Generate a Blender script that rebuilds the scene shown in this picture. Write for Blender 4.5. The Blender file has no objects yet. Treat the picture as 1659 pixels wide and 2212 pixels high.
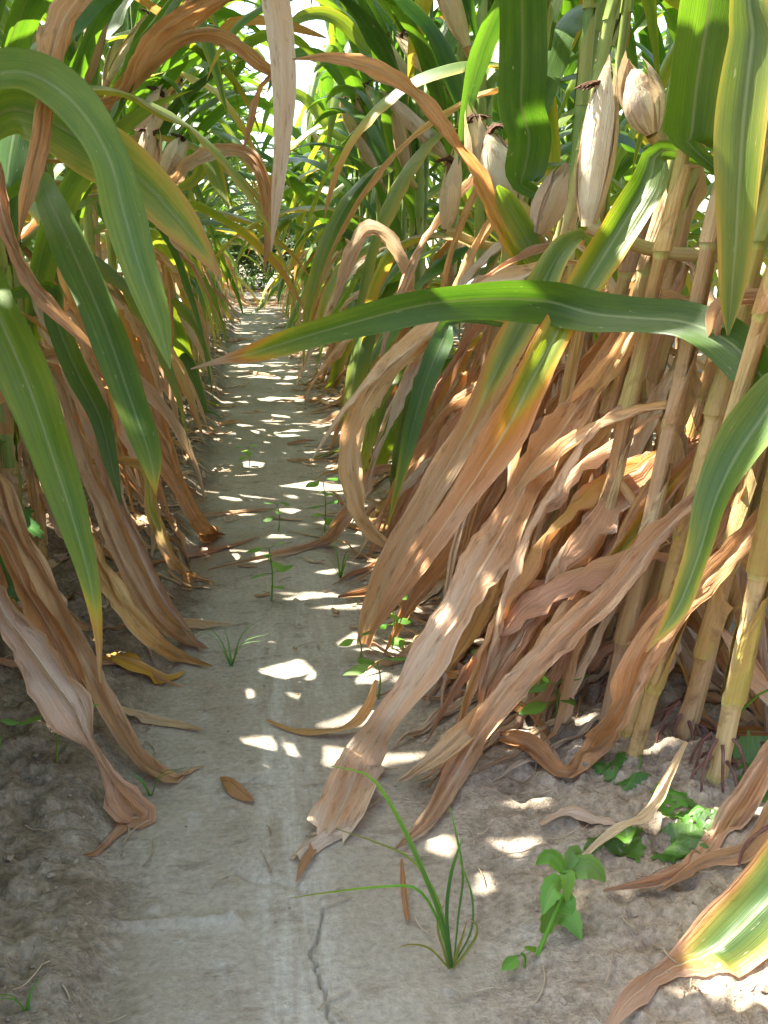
import bpy, math, random
import numpy as np
from mathutils import Vector, Matrix

R = math.radians
S = bpy.context.scene
COL = S.collection
random.seed(7)
RNG = np.random.default_rng(7)

# ------------------------------------------------------------------ camera
CAM_H = 0.56
PITCH, YAW = R(15.96), R(6.99)
cd = bpy.data.cameras.new('camera')
cam = bpy.data.objects.new('camera', cd)
COL.objects.link(cam)
cam.location = (0, 0, CAM_H)
cam.rotation_euler = (R(90) - PITCH, 0, -YAW)
cd.sensor_fit = 'VERTICAL'
cd.sensor_height = 36
cd.lens = 35
cd.clip_start = 0.02
cd.clip_end = 600
S.camera = cam

# ------------------------------------------------------------------ sky, sun, exposure
SUN_EL = R(54)
SUN_AZ = math.atan2(0.50, -0.85)           # direction towards the sun, front left
SUN_DIR = Vector((math.cos(SUN_EL) * math.cos(SUN_AZ), math.cos(SUN_EL) * math.sin(SUN_AZ), math.sin(SUN_EL)))
w = bpy.data.worlds.new('World')
S.world = w
w.use_nodes = True
nt = w.node_tree
bg = nt.nodes['Background']
sk = nt.nodes.new('ShaderNodeTexSky')
sk.sky_type = 'NISHITA'
sk.sun_disc = False
sk.sun_elevation = SUN_EL
sk.sun_rotation = math.atan2(SUN_DIR.x, SUN_DIR.y)
sk.dust_density = 2.5
nt.links.new(sk.outputs[0], bg.inputs[0])
bg.inputs[1].default_value = 0.15
sl = bpy.data.lights.new('sun', 'SUN')
sl.energy = 4.8
sl.angle = R(0.5)
sl.color = (1.0, 0.95, 0.86)
so = bpy.data.objects.new('sun', sl)
COL.objects.link(so)
so.rotation_euler = SUN_DIR.to_track_quat('Z', 'Y').to_euler()
so.location = (-4, 3, 6)
S.view_settings.view_transform = 'Standard'
S.view_settings.look = 'None'
S.view_settings.exposure = 2.52
S.view_settings.gamma = 1
S.view_settings.use_curve_mapping = False
S.cycles.use_denoising = True
S.cycles.max_bounces = 8
S.cycles.diffuse_bounces = 5
S.cycles.transmission_bounces = 5
S.cycles.glossy_bounces = 2

# ------------------------------------------------------------------ projection (photo seen at 1659 x 2212)
FPX = 2212 / 36 * 35
MC = cam.rotation_euler.to_matrix()
def ray(px, py):
    return MC @ Vector(((px - 829.5) / FPX, (1106 - py) / FPX, -1))
def at(px, py, y):
    d = ray(px, py)
    return Vector((0, 0, CAM_H)) + d * (y / d.y)
def depth_of(p):
    return -(MC.transposed() @ (Vector(p) - Vector((0, 0, CAM_H)))).z
MCn = np.array(MC)
def project(P):
    q = (np.asarray(P) - np.array([0, 0, CAM_H])) @ MCn
    z = -q[:, 2]
    zz = np.where(np.abs(z) < 1e-4, 1e-4, z)
    return 829.5 + q[:, 0] / zz * FPX, 1106 - q[:, 1] / zz * FPX, z

# ------------------------------------------------------------------ noise
def _h(ix, iy, seed):
    n = (ix * 374761393 + iy * 668265263 + seed * 974634777) & 0xffffffff
    n = ((n ^ (n >> 13)) * 1274126177) & 0xffffffff
    return ((n ^ (n >> 16)) & 0xffff) / 65535.0
def vnoise(x, y, seed=0):
    x = np.asarray(x, float); y = np.asarray(y, float)
    ix = np.floor(x).astype(np.int64); iy = np.floor(y).astype(np.int64)
    fx = x - ix; fy = y - iy
    fx = fx * fx * (3 - 2 * fx); fy = fy * fy * (3 - 2 * fy)
    a = _h(ix, iy, seed); b = _h(ix + 1, iy, seed); c = _h(ix, iy + 1, seed); d = _h(ix + 1, iy + 1, seed)
    return (a + (b - a) * fx + (c - a) * fy + (a - b - c + d) * fx * fy) * 2 - 1
def fbm(x, y, seed=0, o=4, g=0.5):
    r = 0; a = 1; t = 0
    for i in range(o):
        r = r + a * vnoise(x, y, seed + i * 17); t += a
        a *= g; x = np.asarray(x) * 2.03 + 1.7; y = np.asarray(y) * 2.03 + 5.1
    return r / t
def sstep(a, b, x):
    t = np.clip((np.asarray(x, float) - a) / (b - a), 0, 1)
    return t * t * (3 - 2 * t)

# ------------------------------------------------------------------ soil height
XC, HALF = 0.02, 0.40
def edges(y):
    le = -0.135 + 0.035 * fbm(y * 3.1, y * 0 + 3.3, 5, 3)
    re = 0.165 + 0.045 * fbm(y * 2.6, y * 0 + 8.3, 9, 3)
    return le, re
def soil_base(x, y):
    x = np.asarray(x, float); y = np.asarray(y, float)
    le, re = edges(y)
    dl = le - x; dr = x - re
    bl = sstep(0, 0.10, dl); br = sstep(0, 0.16, dr)
    h = 0.022 * sstep(0, 0.045, dl) + 0.04 * sstep(0.02, 0.30, dl)
    h = h + 0.008 * sstep(0, 0.06, dr) + 0.035 * sstep(0.05, 0.32, dr)
    h = h - 0.03 * sstep(0.42, 0.75, np.abs(x - XC))
    return h, bl, br
def soil_h(x, y):
    h, bl, br = soil_base(x, y)
    far = np.clip(1.3 - np.asarray(y, float) / 9, 0.25, 1) 
    bank = np.maximum(bl, br * 0.75)
    n1 = fbm(x * 14, y * 14, 21, 3)
    n2 = 1 - np.abs(fbm(x * 38, y * 38, 33, 3)) * 2.2
    n3 = fbm(x * 110, y * 110, 44, 2)
    clod = np.clip(fbm(x * 55, y * 55, 51, 2) * 2.2, -0.3, 1)
    h = h + far * bank * (0.013 * n1 + 0.008 * n2 + 0.0042 * n3 + 0.0075 * clod)
    h = h + (1 - bank) * (0.0035 * fbm(x * 7, y * 4, 61, 3) + 0.0007 * fbm(x * 90, y * 90, 71, 2))
    return h
def gz(x, y):
    return float(soil_h(np.array([x]), np.array([y]))[0])
def ground(px, py, lift=0.0):
    d = ray(px, py); z = 0.0
    for _ in range(4):
        t = (CAM_H - z) / -d.z
        p = Vector((0, 0, CAM_H)) + d * t
        z = float(soil_base(np.array([p.x]), np.array([p.y]))[0][0])
    p.z = gz(p.x, p.y) + lift
    return p

# ------------------------------------------------------------------ materials
def newmat(name):
    m = bpy.data.materials.new(name); m.use_nodes = True
    t = m.node_tree
    for n in list(t.nodes): t.nodes.remove(n)
    return m, t
class NB:
    def __init__(s, t): s.t = t
    def n(s, kind, **kw):
        o = s.t.nodes.new('ShaderNode' + kind)
        for k, v in kw.items():
            setattr(o, k, v)
        return o
    def l(s, a, b): s.t.links.new(a, b)
    def val(s, node, i, v):
        if isinstance(v, bpy.types.NodeSocket): s.l(v, node.inputs[i])
        else: node.inputs[i].default_value = v
    def math(s, op, a, b=0.5, clamp=False):
        o = s.n('Math', operation=op); o.use_clamp = clamp
        s.val(o, 0, a); s.val(o, 1, b); return o.outputs[0]
    def mix(s, f, a, b, blend='MIX'):
        o = s.n('Mix', data_type='RGBA', blend_type=blend)
        s.val(o, 0, f); s.val(o, 6, a); s.val(o, 7, b); return o.outputs[2]
    def ramp(s, f, stops, interp='LINEAR'):
        o = s.n('ValToRGB'); r = o.color_ramp; r.interpolation = interp
        while len(r.elements) > 1: r.elements.remove(r.elements[-1])
        r.elements[0].position = stops[0][0]; r.elements[0].color = (*stops[0][1], 1)
        for p, c in stops[1:]:
            e = r.elements.new(p); e.color = (*c, 1)
        s.l(f, o.inputs[0]); return o.outputs[0]
    def noise(s, vec, scale=5, detail=3, rough=0.5, dist=0.0):
        o = s.n('TexNoise'); s.l(vec, o.inputs['Vector'])
        o.inputs['Scale'].default_value = scale; o.inputs['Detail'].default_value = detail
        o.inputs['Roughness'].default_value = rough; o.inputs['Distortion'].default_value = dist
        return o.outputs[0]
    def mapr(s, v, a, b, c=0.0, d=1.0):
        o = s.n('MapRange'); s.val(o, 0, v)
        o.inputs[1].default_value = a; o.inputs[2].default_value = b
        o.inputs[3].default_value = c; o.inputs[4].default_value = d
        return o.outputs[0]
    def vscale(s, vec, sc):
        o = s.n('Mapping'); s.l(vec, o.inputs[0]); o.inputs['Scale'].default_value = sc; return o
g3 = lambda v: (v, v, v)

def leaf_material(name, base, trans, rib, tr_amt, rough=0.42, streak=0.22, fleck=True):
    m, t = newmat(name); b = NB(t)
    uv = b.n('UVMap').outputs[0]
    oi = b.n('ObjectInfo')
    tone = b.n('Attribute', attribute_name='tone').outputs['Fac']
    mp = b.vscale(uv, (1, 1, 1))
    off = b.n('CombineXYZ'); b.l(b.math('MULTIPLY', oi.outputs['Random'], 37.0), off.inputs[0]); b.l(b.math('MULTIPLY', oi.outputs['Random'], 91.0), off.inputs[1])
    b.l(off.outputs[0], mp.inputs['Location'])
    v0 = mp.outputs[0]
    st = b.noise(b.vscale(v0, (9, 3.5, 1)).outputs[0], 1, 4, 0.6)
    bl = b.noise(b.vscale(v0, (3, 14, 1)).outputs[0], 1, 4, 0.6, 0.6)
    d1 = b.math('MULTIPLY', b.math('SUBTRACT', st, 0.5), streak)
    d2 = b.math('MULTIPLY', b.math('SUBTRACT', bl, 0.5), streak * 0.9)
    tt = b.math('ADD', b.math('ADD', tone, d1), d2, True)
    c = b.ramp(tt, base)
    ct = b.ramp(tt, trans)
    # per leaf variation, in hue and lightness
    hsv = b.n('HueSaturation')
    r1 = b.math('FRACT', b.math('MULTIPLY', oi.outputs['Random'], 7.31))
    r2 = b.math('FRACT', b.math('MULTIPLY', oi.outputs['Random'], 23.7))
    b.l(b.mapr(r1, 0, 1, 0.483, 0.515), hsv.inputs['Hue']); b.l(b.mapr(r2, 0, 1, 0.93, 1.18), hsv.inputs['Saturation'])
    b.l(b.mapr(r1, 0, 1, 0.88, 1.18), hsv.inputs['Value']); b.l(c, hsv.inputs['Color'])
    c = hsv.outputs[0]
    # fine lengthwise veins
    ve = b.noise(b.vscale(v0, (48, 0.9, 1)).outputs[0], 1, 2, 0.5)
    c = b.mix(1.0, c, b.ramp(ve, [(0.25, g3(0.88)), (0.7, g3(1.09))]), 'MULTIPLY')
    ct = b.mix(1.0, ct, b.ramp(ve, [(0.25, g3(0.80)), (0.7, g3(1.1))]), 'MULTIPLY')
    # blotches of brown on the dry tissue
    sp = b.noise(b.vscale(v0, (5, 26, 1)).outputs[0], 1, 5, 0.65)
    spm = b.math('MULTIPLY', b.mapr(sp, 0.55, 0.68), b.mapr(tone, 0.5, 0.8, 0.1, 0.7))
    c = b.mix(spm, c, (0.20, 0.105, 0.055, 1))
    if fleck:
        fl = b.noise(b.vscale(v0, (16, 55, 1)).outputs[0], 1, 2, 0.5)
        flm = b.math('MULTIPLY', b.mapr(fl, 0.70, 0.76), b.mapr(tone, 0.35, 0.6, 0.75, 0.0))
        c = b.mix(flm, c, (0.5, 0.46, 0.28, 1))
    # midrib
    ux = b.n('SeparateXYZ'); b.l(uv, ux.inputs[0])
    au = b.math('ABSOLUTE', b.math('SUBTRACT', ux.outputs[0], 0.5))
    rm = b.mapr(au, 0.014, 0.040, 0.75, 0.0)
    c = b.mix(rm, c, b.ramp(tt, rib))
    ct = b.mix(rm, ct, b.ramp(tone, [(0.3, (0.10, 0.10, 0.02)), (0.7, (0.55, 0.36, 0.16))]))
    bs = b.noise(b.vscale(v0, (60, 2.2, 1)).outputs[0], 1, 2, 0.5)
    bw = b.noise(b.vscale(v0, (6, 22, 1)).outputs[0], 1, 4, 0.6)
    bump = b.n('Bump'); b.l(b.mapr(tone, 0.4, 0.8, 0.35, 0.8), bump.inputs['Strength']); bump.inputs['Distance'].default_value = 0.004
    cre = b.noise(b.vscale(v0, (16, 2.6, 1)).outputs[0], 1, 3, 0.6, 0.5)
    bs = b.math('ADD', bs, b.math('MULTIPLY', cre, b.mapr(tone, 0.4, 0.8, 0.3, 1.6)))
    hh = b.math('ADD', b.math('MULTIPLY', bs, 0.5), b.math('MULTIPLY', bw, b.mapr(tone, 0.4, 0.8, 0.1, 1.8)))
    b.l(hh, bump.inputs['Height'])
    p = b.n('BsdfPrincipled'); b.l(c, p.inputs['Base Color'])
    b.l(b.mapr(tone, 0.4, 0.8, rough, 0.62), p.inputs['Roughness'])
    b.l(b.mapr(tone, 0.4, 0.8, 0.5, 0.25), p.inputs['Specular IOR Level'])
    b.l(bump.outputs[0], p.inputs['Normal'])
    tl = b.n('BsdfTranslucent'); b.l(ct, tl.inputs[0]); b.l(bump.outputs[0], tl.inputs['Normal'])
    mx = b.n('MixShader'); mx.inputs[0].default_value = tr_amt
    b.l(p.outputs[0], mx.inputs[1]); b.l(tl.outputs[0], mx.inputs[2])
    o = b.n('OutputMaterial'); b.l(mx.outputs[0], o.inputs[0])
    return m

LEAF = leaf_material('corn_leaf',
    [(0.0, (0.024, 0.064, 0.017)), (0.2, (0.070, 0.132, 0.026)), (0.38, (0.15, 0.20, 0.036)), (0.50, (0.38, 0.32, 0.06)),
     (0.60, (0.52, 0.31, 0.085)), (0.72, (0.56, 0.315, 0.135)), (0.86, (0.73, 0.475, 0.275)), (1.0, (0.84, 0.68, 0.50))],
    [(0.0, (0.075, 0.20, 0.010)), (0.2, (0.18, 0.36, 0.015)), (0.38, (0.45, 0.55, 0.03)), (0.50, (0.72, 0.52, 0.04)),
     (0.60, (0.70, 0.36, 0.06)), (0.72, (0.66, 0.31, 0.10)), (0.86, (0.66, 0.38, 0.18)), (1.0, (0.62, 0.47, 0.31))],
    [(0.0, (0.15, 0.24, 0.09)), (0.4, (0.35, 0.38, 0.14)), (0.7, (0.70, 0.52, 0.31)), (1.0, (0.82, 0.70, 0.52))], 0.36, 0.36)
STALK = leaf_material('corn_stalk',
    [(0.0, (0.13, 0.21, 0.055)), (0.35, (0.26, 0.31, 0.08)), (0.6, (0.42, 0.36, 0.13)), (0.8, (0.42, 0.27, 0.125)), (1.0, (0.52, 0.37, 0.205))],
    [(0.0, (0.2, 0.3, 0.05)), (0.5, (0.4, 0.35, 0.08)), (1.0, (0.5, 0.35, 0.15))],
    [(0.0, (0.13, 0.21, 0.055)), (1.0, (0.55, 0.42, 0.25))], 0.08, 0.5, 0.55, False)
HUSK = leaf_material('corn_husk',
    [(0.0, (0.30, 0.36, 0.12)), (0.3, (0.52, 0.47, 0.24)), (0.6, (0.56, 0.40, 0.25)), (0.85, (0.66, 0.50, 0.34)), (1.0, (0.76, 0.66, 0.50))],
    [(0.0, (0.4, 0.45, 0.1)), (0.5, (0.6, 0.45, 0.2)), (1.0, (0.65, 0.5, 0.3))],
    [(0.0, (0.4, 0.4, 0.2)), (1.0, (0.7, 0.58, 0.42))], 0.2, 0.55, 0.4, False)
WEED = leaf_material('weed_leaf',
    [(0.0, (0.05, 0.12, 0.03)), (0.3, (0.12, 0.28, 0.05)), (0.6, (0.22, 0.34, 0.07)), (1.0, (0.45, 0.36, 0.14))],
    [(0.0, (0.10, 0.22, 0.015)), (0.3, (0.26, 0.46, 0.03)), (0.6, (0.42, 0.6, 0.05)), (1.0, (0.5, 0.4, 0.1))],
    [(0.0, (0.12, 0.25, 0.07)), (1.0, (0.4, 0.36, 0.15))], 0.4, 0.5, 0.25, False)

def plain_mat(name, c1, c2, scale=40, rough=0.8):
    m, t = newmat(name); b = NB(t)
    tc = b.n('TexCoord').outputs['Object']
    n = b.noise(tc, scale, 4, 0.6)
    c = b.ramp(n, [(0.3, c1), (0.7, c2)])
    bump = b.n('Bump'); bump.inputs['Strength'].default_value = 0.4; bump.inputs['Distance'].default_value = 0.002
    b.l(n, bump.inputs['Height'])
    p = b.n('BsdfPrincipled'); b.l(c, p.inputs['Base Color']); p.inputs['Roughness'].default_value = rough
    p.inputs['Specular IOR Level'].default_value = 0.25
    b.l(bump.outputs[0], p.inputs['Normal'])
    o = b.n('OutputMaterial'); b.l(p.outputs[0], o.inputs[0]); return m
SILK = plain_mat('dry_silk', (0.035, 0.016, 0.008), (0.13, 0.06, 0.03), 120)
ROOT = plain_mat('brace_root', (0.085, 0.028, 0.028), (0.20, 0.11, 0.08), 60, 0.6)
CLOD = plain_mat('soil_clod', (0.20, 0.15, 0.10), (0.33, 0.27, 0.20), 60, 0.95)
STRAW = plain_mat('straw', (0.20, 0.14, 0.08), (0.46, 0.37, 0.25), 30, 0.8)
BARK = plain_mat('woody_stem', (0.10, 0.07, 0.04), (0.2, 0.15, 0.09), 60, 0.9)

def soil_material():
    m, t = newmat('soil'); b = NB(t)
    pos = b.n('NewGeometry').outputs['Position']
    path = b.n('Attribute', attribute_name='path').outputs['Fac']
    silt = b.n('Attribute', attribute_name='silt').outputs['Fac']
    n1 = b.noise(pos, 5, 5, 0.6); n2 = b.noise(pos, 28, 5, 0.65); n3 = b.noise(pos, 160, 3, 0.6)
    rough_c = b.ramp(n2, [(0.27, (0.18, 0.138, 0.094)), (0.5, (0.30, 0.246, 0.182)), (0.72, (0.385, 0.330, 0.260))])
    crust = b.ramp(n1, [(0.3, (0.285, 0.230, 0.160)), (0.55, (0.345, 0.296, 0.222)), (0.75, (0.405, 0.362, 0.288))])
    # darker damp-looking crumbs lying on the crust
    sm = b.vscale(pos, (16, 34, 1)).outputs[0]
    crumbs = b.noise(sm, 1, 6, 0.7)
    crust = b.mix(b.mapr(crumbs, 0.55, 0.66, 0, 0.7), crust, (0.175, 0.130, 0.085, 1))
    crust = b.mix(b.mapr(n2, 0.58, 0.70, 0, 0.5), crust, (0.43, 0.395, 0.33, 1))
    c = b.mix(path, rough_c, crust)
    loose = b.n('Attribute', attribute_name='loose').outputs['Fac']
    c = b.mix(loose, c, b.ramp(n2, [(0.3, (0.125, 0.088, 0.055)), (0.55, (0.21, 0.157, 0.105)), (0.75, (0.31, 0.250, 0.18))]))
    # the pale polished silt streak
    stv = b.noise(b.vscale(pos, (55, 7, 1)).outputs[0], 1, 5, 0.65, 0.4)
    sil = b.math('MULTIPLY', b.math('MULTIPLY', silt, 0.85), b.mapr(stv, 0.40, 0.62), True)
    c = b.mix(sil, c, (0.455, 0.41, 0.325, 1))
    c = b.mix(1.0, c, b.mix(path, b.ramp(n3, [(0.3, g3(0.66)), (0.7, g3(1.25))]), b.ramp(n3, [(0.3, g3(0.82)), (0.7, g3(1.14))])), 'MULTIPLY')
    n4 = b.noise(pos, 420, 2, 0.5)
    hgt = b.math('ADD', b.math('MULTIPLY', n3, 0.6), b.math('MULTIPLY', n4, 0.3))
    hgt = b.math('ADD', hgt, b.math('MULTIPLY', n2, 0.9))
    bump = b.n('Bump'); b.l(b.mapr(path, 0, 1, 0.9, 0.45), bump.inputs['Strength']); bump.inputs['Distance'].default_value = 0.006
    b.l(hgt, bump.inputs['Height'])
    p = b.n('BsdfPrincipled'); b.l(c, p.inputs['Base Color']); p.inputs['Roughness'].default_value = 0.93
    p.inputs['Specular IOR Level'].default_value = 0.15
    b.l(bump.outputs[0], p.inputs['Normal'])
    o = b.n('OutputMaterial'); b.l(p.outputs[0], o.inputs[0]); return m
SOIL = soil_material()

# ------------------------------------------------------------------ object helpers
def mesh(name, V, F, mat, uv=None, tone=None, smooth=True):
    me = bpy.data.meshes.new(name)
    me.from_pydata(np.asarray(V, float).tolist(), [], F)
    me.materials.append(mat)
    if smooth: me.polygons.foreach_set('use_smooth', [True] * len(me.polygons))
    if uv is not None:
        li = np.empty(len(me.loops), int); me.loops.foreach_get('vertex_index', li)
        ul = me.uv_layers.new(name='UVMap')
        ul.data.foreach_set('uv', np.asarray(uv, np.float32)[li].ravel())
    if tone is not None:
        a = me.attributes.new('tone', 'FLOAT', 'POINT')
        a.data.foreach_set('value', np.clip(np.asarray(tone, np.float32), 0, 1))
    me.update()
    return me
def link(name, me, parent=None, loc=(0, 0, 0)):
    o = bpy.data.objects.new(name, me); COL.objects.link(o)
    if parent is not None: o.parent = parent
    o.location = loc
    return o
def thing(name, label, cat, loc=(0, 0, 0), group=None):
    o = bpy.data.objects.new(name, None); COL.objects.link(o)
    o.empty_display_size = 0.05
    o.location = loc; o['label'] = label; o['category'] = cat
    if group: o['group'] = group
    return o
def tag(o, label, cat, group=None):
    o['label'] = label; o['category'] = cat
    if group: o['group'] = group
    return o

def catmull(C, n):
    C = np.asarray(C, float)
    d = np.r_[0, np.cumsum(np.linalg.norm(np.diff(C[:, :3], axis=0), axis=1))]
    P = np.vstack([2 * C[0] - C[1], C, 2 * C[-1] - C[-2]])
    q = np.linspace(0, d[-1], n)
    k = np.clip(np.searchsorted(d, q, 'right') - 1, 0, len(C) - 2)
    t = ((q - d[k]) / np.maximum(d[k + 1] - d[k], 1e-9))[:, None]
    p0, p1, p2, p3 = P[k], P[k + 1], P[k + 2], P[k + 3]
    return 0.5 * (2 * p1 + (p2 - p0) * t + (2 * p0 - 5 * p1 + 4 * p2 - p3) * t * t + (3 * p1 - p0 - 3 * p2 + p3) * t ** 3)
def unit(a):
    return a / np.maximum(np.linalg.norm(a, axis=-1, keepdims=True), 1e-9)

COLS_HI = np.array([-1, -.8, -.6, -.4, -.2, -.06, 0, .06, .2, .4, .6, .8, 1.0])
COLS_MD = np.array([-1, -.66, -.33, -.06, .06, .33, .66, 1.0])
COLS_LO = np.array([-1, -.5, 0, .5, 1.0])
GRID_CACHE = {}
def grid_faces(n, m):
    k = (n, m)
    if k not in GRID_CACHE:
        GRID_CACHE[k] = [(i * m + j, i * m + j + 1, (i + 1) * m + j + 1, (i + 1) * m + j) for i in range(n - 1) for j in range(m - 1)]
    return GRID_CACHE[k]

def leaf_geo(C, SD, W, tc, te, cols, seed, fold=0.25, wave=0.10, wfreq=9.0, crinkle=0.0, curl=0.0, floor=True, fray=0.0):
    """Blade about centre line C with side vectors SD and widths W. Returns verts, uv, tone."""
    n = len(C); m = len(cols)
    T = unit(np.gradient(C, axis=0))
    SD = unit(SD - T * np.sum(SD * T, axis=1, keepdims=True))
    N = np.cross(SD, T)
    s = np.r_[0, np.cumsum(np.linalg.norm(np.diff(C, axis=0), axis=1))]
    u = cols[None, :]; hw = (W / 2)[:, None]
    cu = np.broadcast_to(np.asarray(curl, float).reshape(-1, 1) if np.ndim(curl) else np.full((n, 1), curl), (n, 1))
    cc = np.where(np.abs(cu) < 1e-3, 1e-3, cu)
    x = np.sin(u * cc) / cc * hw
    z = (1 - np.cos(u * cc)) / cc * hw
    z = z + np.abs(u) * fold * hw
    rs = np.random.default_rng(seed)
    ph = rs.uniform(0, 6.28, 4)
    ss = s[:, None]
    fade = np.clip(W / max(W.max(), 1e-6) * 1.5, 0, 1)[:, None]
    wl = np.where(u < 0, np.sin(6.283 * wfreq * ss + ph[0] + 1.5 * np.sin(ss * 13 + ph[2])), np.sin(6.283 * wfreq * 0.87 * ss + ph[1] + 1.5 * np.sin(ss * 11 + ph[3])))
    z = z + wave * hw * np.abs(u) ** 1.6 * wl * fade
    if crinkle:
        z = z + (0.35 * wave + 0.25 * crinkle) * hw * np.abs(u) ** 2.2 * fade * np.sin(6.283 * wfreq * 2.7 * ss + ph[3] + np.where(u < 0, 0, 2.1) + 2.2 * np.sin(ss * 29 + ph[0]))
    if crinkle:
        side = np.where(u < 0, 3.7, 9.1)
        x = x * (1 + (np.abs(u) ** 2) * (0.10 + 0.55 * crinkle) * fbm(ss * 16 + side + seed % 53, ss * 0 + side, seed % 300, 3))
        pleat = np.sin(u * (7 + seed % 4) + 2.2 * fbm(ss * 5, ss * 0 + 1.3, seed % 211, 2) * 2 + ph[1]) * (0.5 + 0.5 * np.sin(ss * 17 + ph[3]))
        z = z + crinkle * hw * 0.55 * pleat
        z = z + crinkle * hw * (fbm(u * 2.2 + seed % 97, ss * 24, seed % 1000, 3) * 1.3 + 0.5 * np.sin(u * 5 + ph[0] + ss * 9))
        x = x * (1 + crinkle * 0.35 * fbm(ss * 18 + ph[1], u * 0 + 0.5 + seed % 31, 3, 2))
    z = z + 0.05 * hw * np.exp(-(u / 0.09) ** 2)
    x = x * (1 + 0.04 * np.sin(ss * 41 + ph[2]) * np.abs(u))
    V = C[:, None, :] + SD[:, None, :] * x[..., None] + N[:, None, :] * z[..., None]
    if fray:
        e = np.zeros((n, m)); e[-1] = rs.uniform(-1, 1, m) * fray; e[-2] = rs.uniform(-.3, .3, m) * fray
        V = V + T[:, None, :] * e[..., None]
    if floor:
        zz = soil_h(V[..., 0], V[..., 1]) + 0.0025
        V[..., 2] = np.maximum(V[..., 2], zz)
    uv = np.stack([np.broadcast_to((u + 1) / 2, (n, m)), np.broadcast_to(ss, (n, m))], -1)
    a = np.abs(u) ** 1.7
    tn = tc[:, None] * (1 - a) + te[:, None] * a + 0.09 * fbm(u * 1.5 + seed % 77, ss * 7, seed % 500, 2)
    return V.reshape(-1, 3), uv.reshape(-1, 2), tn.ravel()

# ================================================================== GROUND
def seg_dist(x, y, pts):
    d = np.full(x.shape, 9.0)
    for (ax, ay), (bx, by) in zip(pts[:-1], pts[1:]):
        vx, vy = bx - ax, by - ay
        t = np.clip(((x - ax) * vx + (y - ay) * vy) / (vx * vx + vy * vy + 1e-12), 0, 1)
        d = np.minimum(d, np.hypot(x - ax - t * vx, y - ay - t * vy))
    return d
def gpoly(pts, jit=0.0, sub=5):
    P = np.array([list(ground(px, py))[:2] for px, py in pts])
    if jit:
        Q = []
        for a, b in zip(P[:-1], P[1:]):
            for k in range(sub): Q.append(a + (b - a) * k / sub)
        Q.append(P[-1]); P = np.array(Q); P[1:-1] += RNG.normal(0, jit, P[1:-1].shape)
    return [tuple(p) for p in P]
CRACKS = [gpoly([(700, 1955), (688, 2020), (676, 2050), (692, 2100), (706, 2160), (716, 2230)], 0.0016),
          gpoly([(515, 1885), (560, 1905), (600, 1900), (660, 1925)], 0.0012),
          gpoly([(600, 1290), (575, 1330), (640, 1350)], 0.002),
          gpoly([(470, 1680), (540, 1690), (600, 1700)], 0.0012)]
STEP = gpoly([(235, 1995), (330, 1998), (420, 1990), (505, 1985)], 0.001)
LUMPS = [(ground(505, 1990), .006, .006), (ground(330, 1965), .006, .007), (ground(500, 1755), .005, .007)]
xs = np.unique(np.round(np.r_[-200, -90, -40, -18, -9, -5, -3.4, np.arange(-2.6, -1.2, .07), np.arange(-1.2, -.5, .016), np.arange(-.5, .62, .0038),
                              np.arange(.02, .135, .0012), np.arange(.62, 1.3, .016), np.arange(1.3, 2.8, .07), 3.4, 5, 9, 18, 40, 90, 200], 5))
ys = np.unique(np.round(np.r_[-200, -80, -30, -12, -5, -2.5, np.arange(-1.4, .4, .1), np.arange(.4, .55, .02), np.arange(.55, 1.25, .0038), np.arange(1.25, 2.2, .008),
                              np.arange(2.2, 4.5, .02), np.arange(4.5, 12, .07), 13, 15, 18, 24, 35, 60, 110, 200, 300], 5))
X, Y = np.meshgrid(xs, ys)
Z = soil_h(X, Y)
Z = Z * np.where((np.abs(X) > 4) | (Y > 13) | (Y < -3), 0.3, 1)
for i, c in enumerate(CRACKS): Z -= (0.006, 0.004)[i > 0] * np.exp(-(seg_dist(X, Y, c) / (0.0010, 0.0018)[i > 0]) ** 2)
ds = seg_dist(X, Y, STEP)
Z += 0.0065 * np.exp(-(ds / 0.004) ** 2)
for (p, hgt, rad) in LUMPS: Z += hgt * np.exp(-((X - p.x) ** 2 + (Y - p.y) ** 2) / rad ** 2)
le, re = edges(Y)
pmask = sstep(-0.02, 0.03, X - le + 0.03 * fbm(X * 9, Y * 9, 81, 3)) * sstep(-0.02, 0.04, re - X + 0.05 * fbm(X * 9, Y * 9, 91, 3))
silt = np.exp(-((X - (0.012 - 0.012 * (Y - 0.8))) / 0.035) ** 4) * sstep(1.9, 0.95, Y)
silt = np.maximum(silt, 0.75 * np.exp(-((X - 0.06) / 0.05) ** 2) * sstep(2.4, 1.2, Y) * sstep(.9, 1.2, Y))
loose = sstep(-.02, .05, le - X + .04 * fbm(X * 12, Y * 12, 15, 3)) * np.clip(.75 + .5 * fbm(X * 8, Y * 8, 19, 3), 0, 1)
ny, nx = X.shape
V = np.stack([X, Y, Z], -1).reshape(-1, 3)
idx = np.arange(ny * nx).reshape(ny, nx)
Q = np.stack([idx[:-1, :-1], idx[:-1, 1:], idx[1:, 1:], idx[1:, :-1]], -1).reshape(-1, 4)
fc_x = X[:-1, :-1].ravel(); fc_y = Y[:-1, :-1].ravel()
fl, fr = edges(fc_y)
inpath = (fc_x > fl) & (fc_x < fr) & (fc_y > -1.4) & (fc_y < 10)
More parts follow.
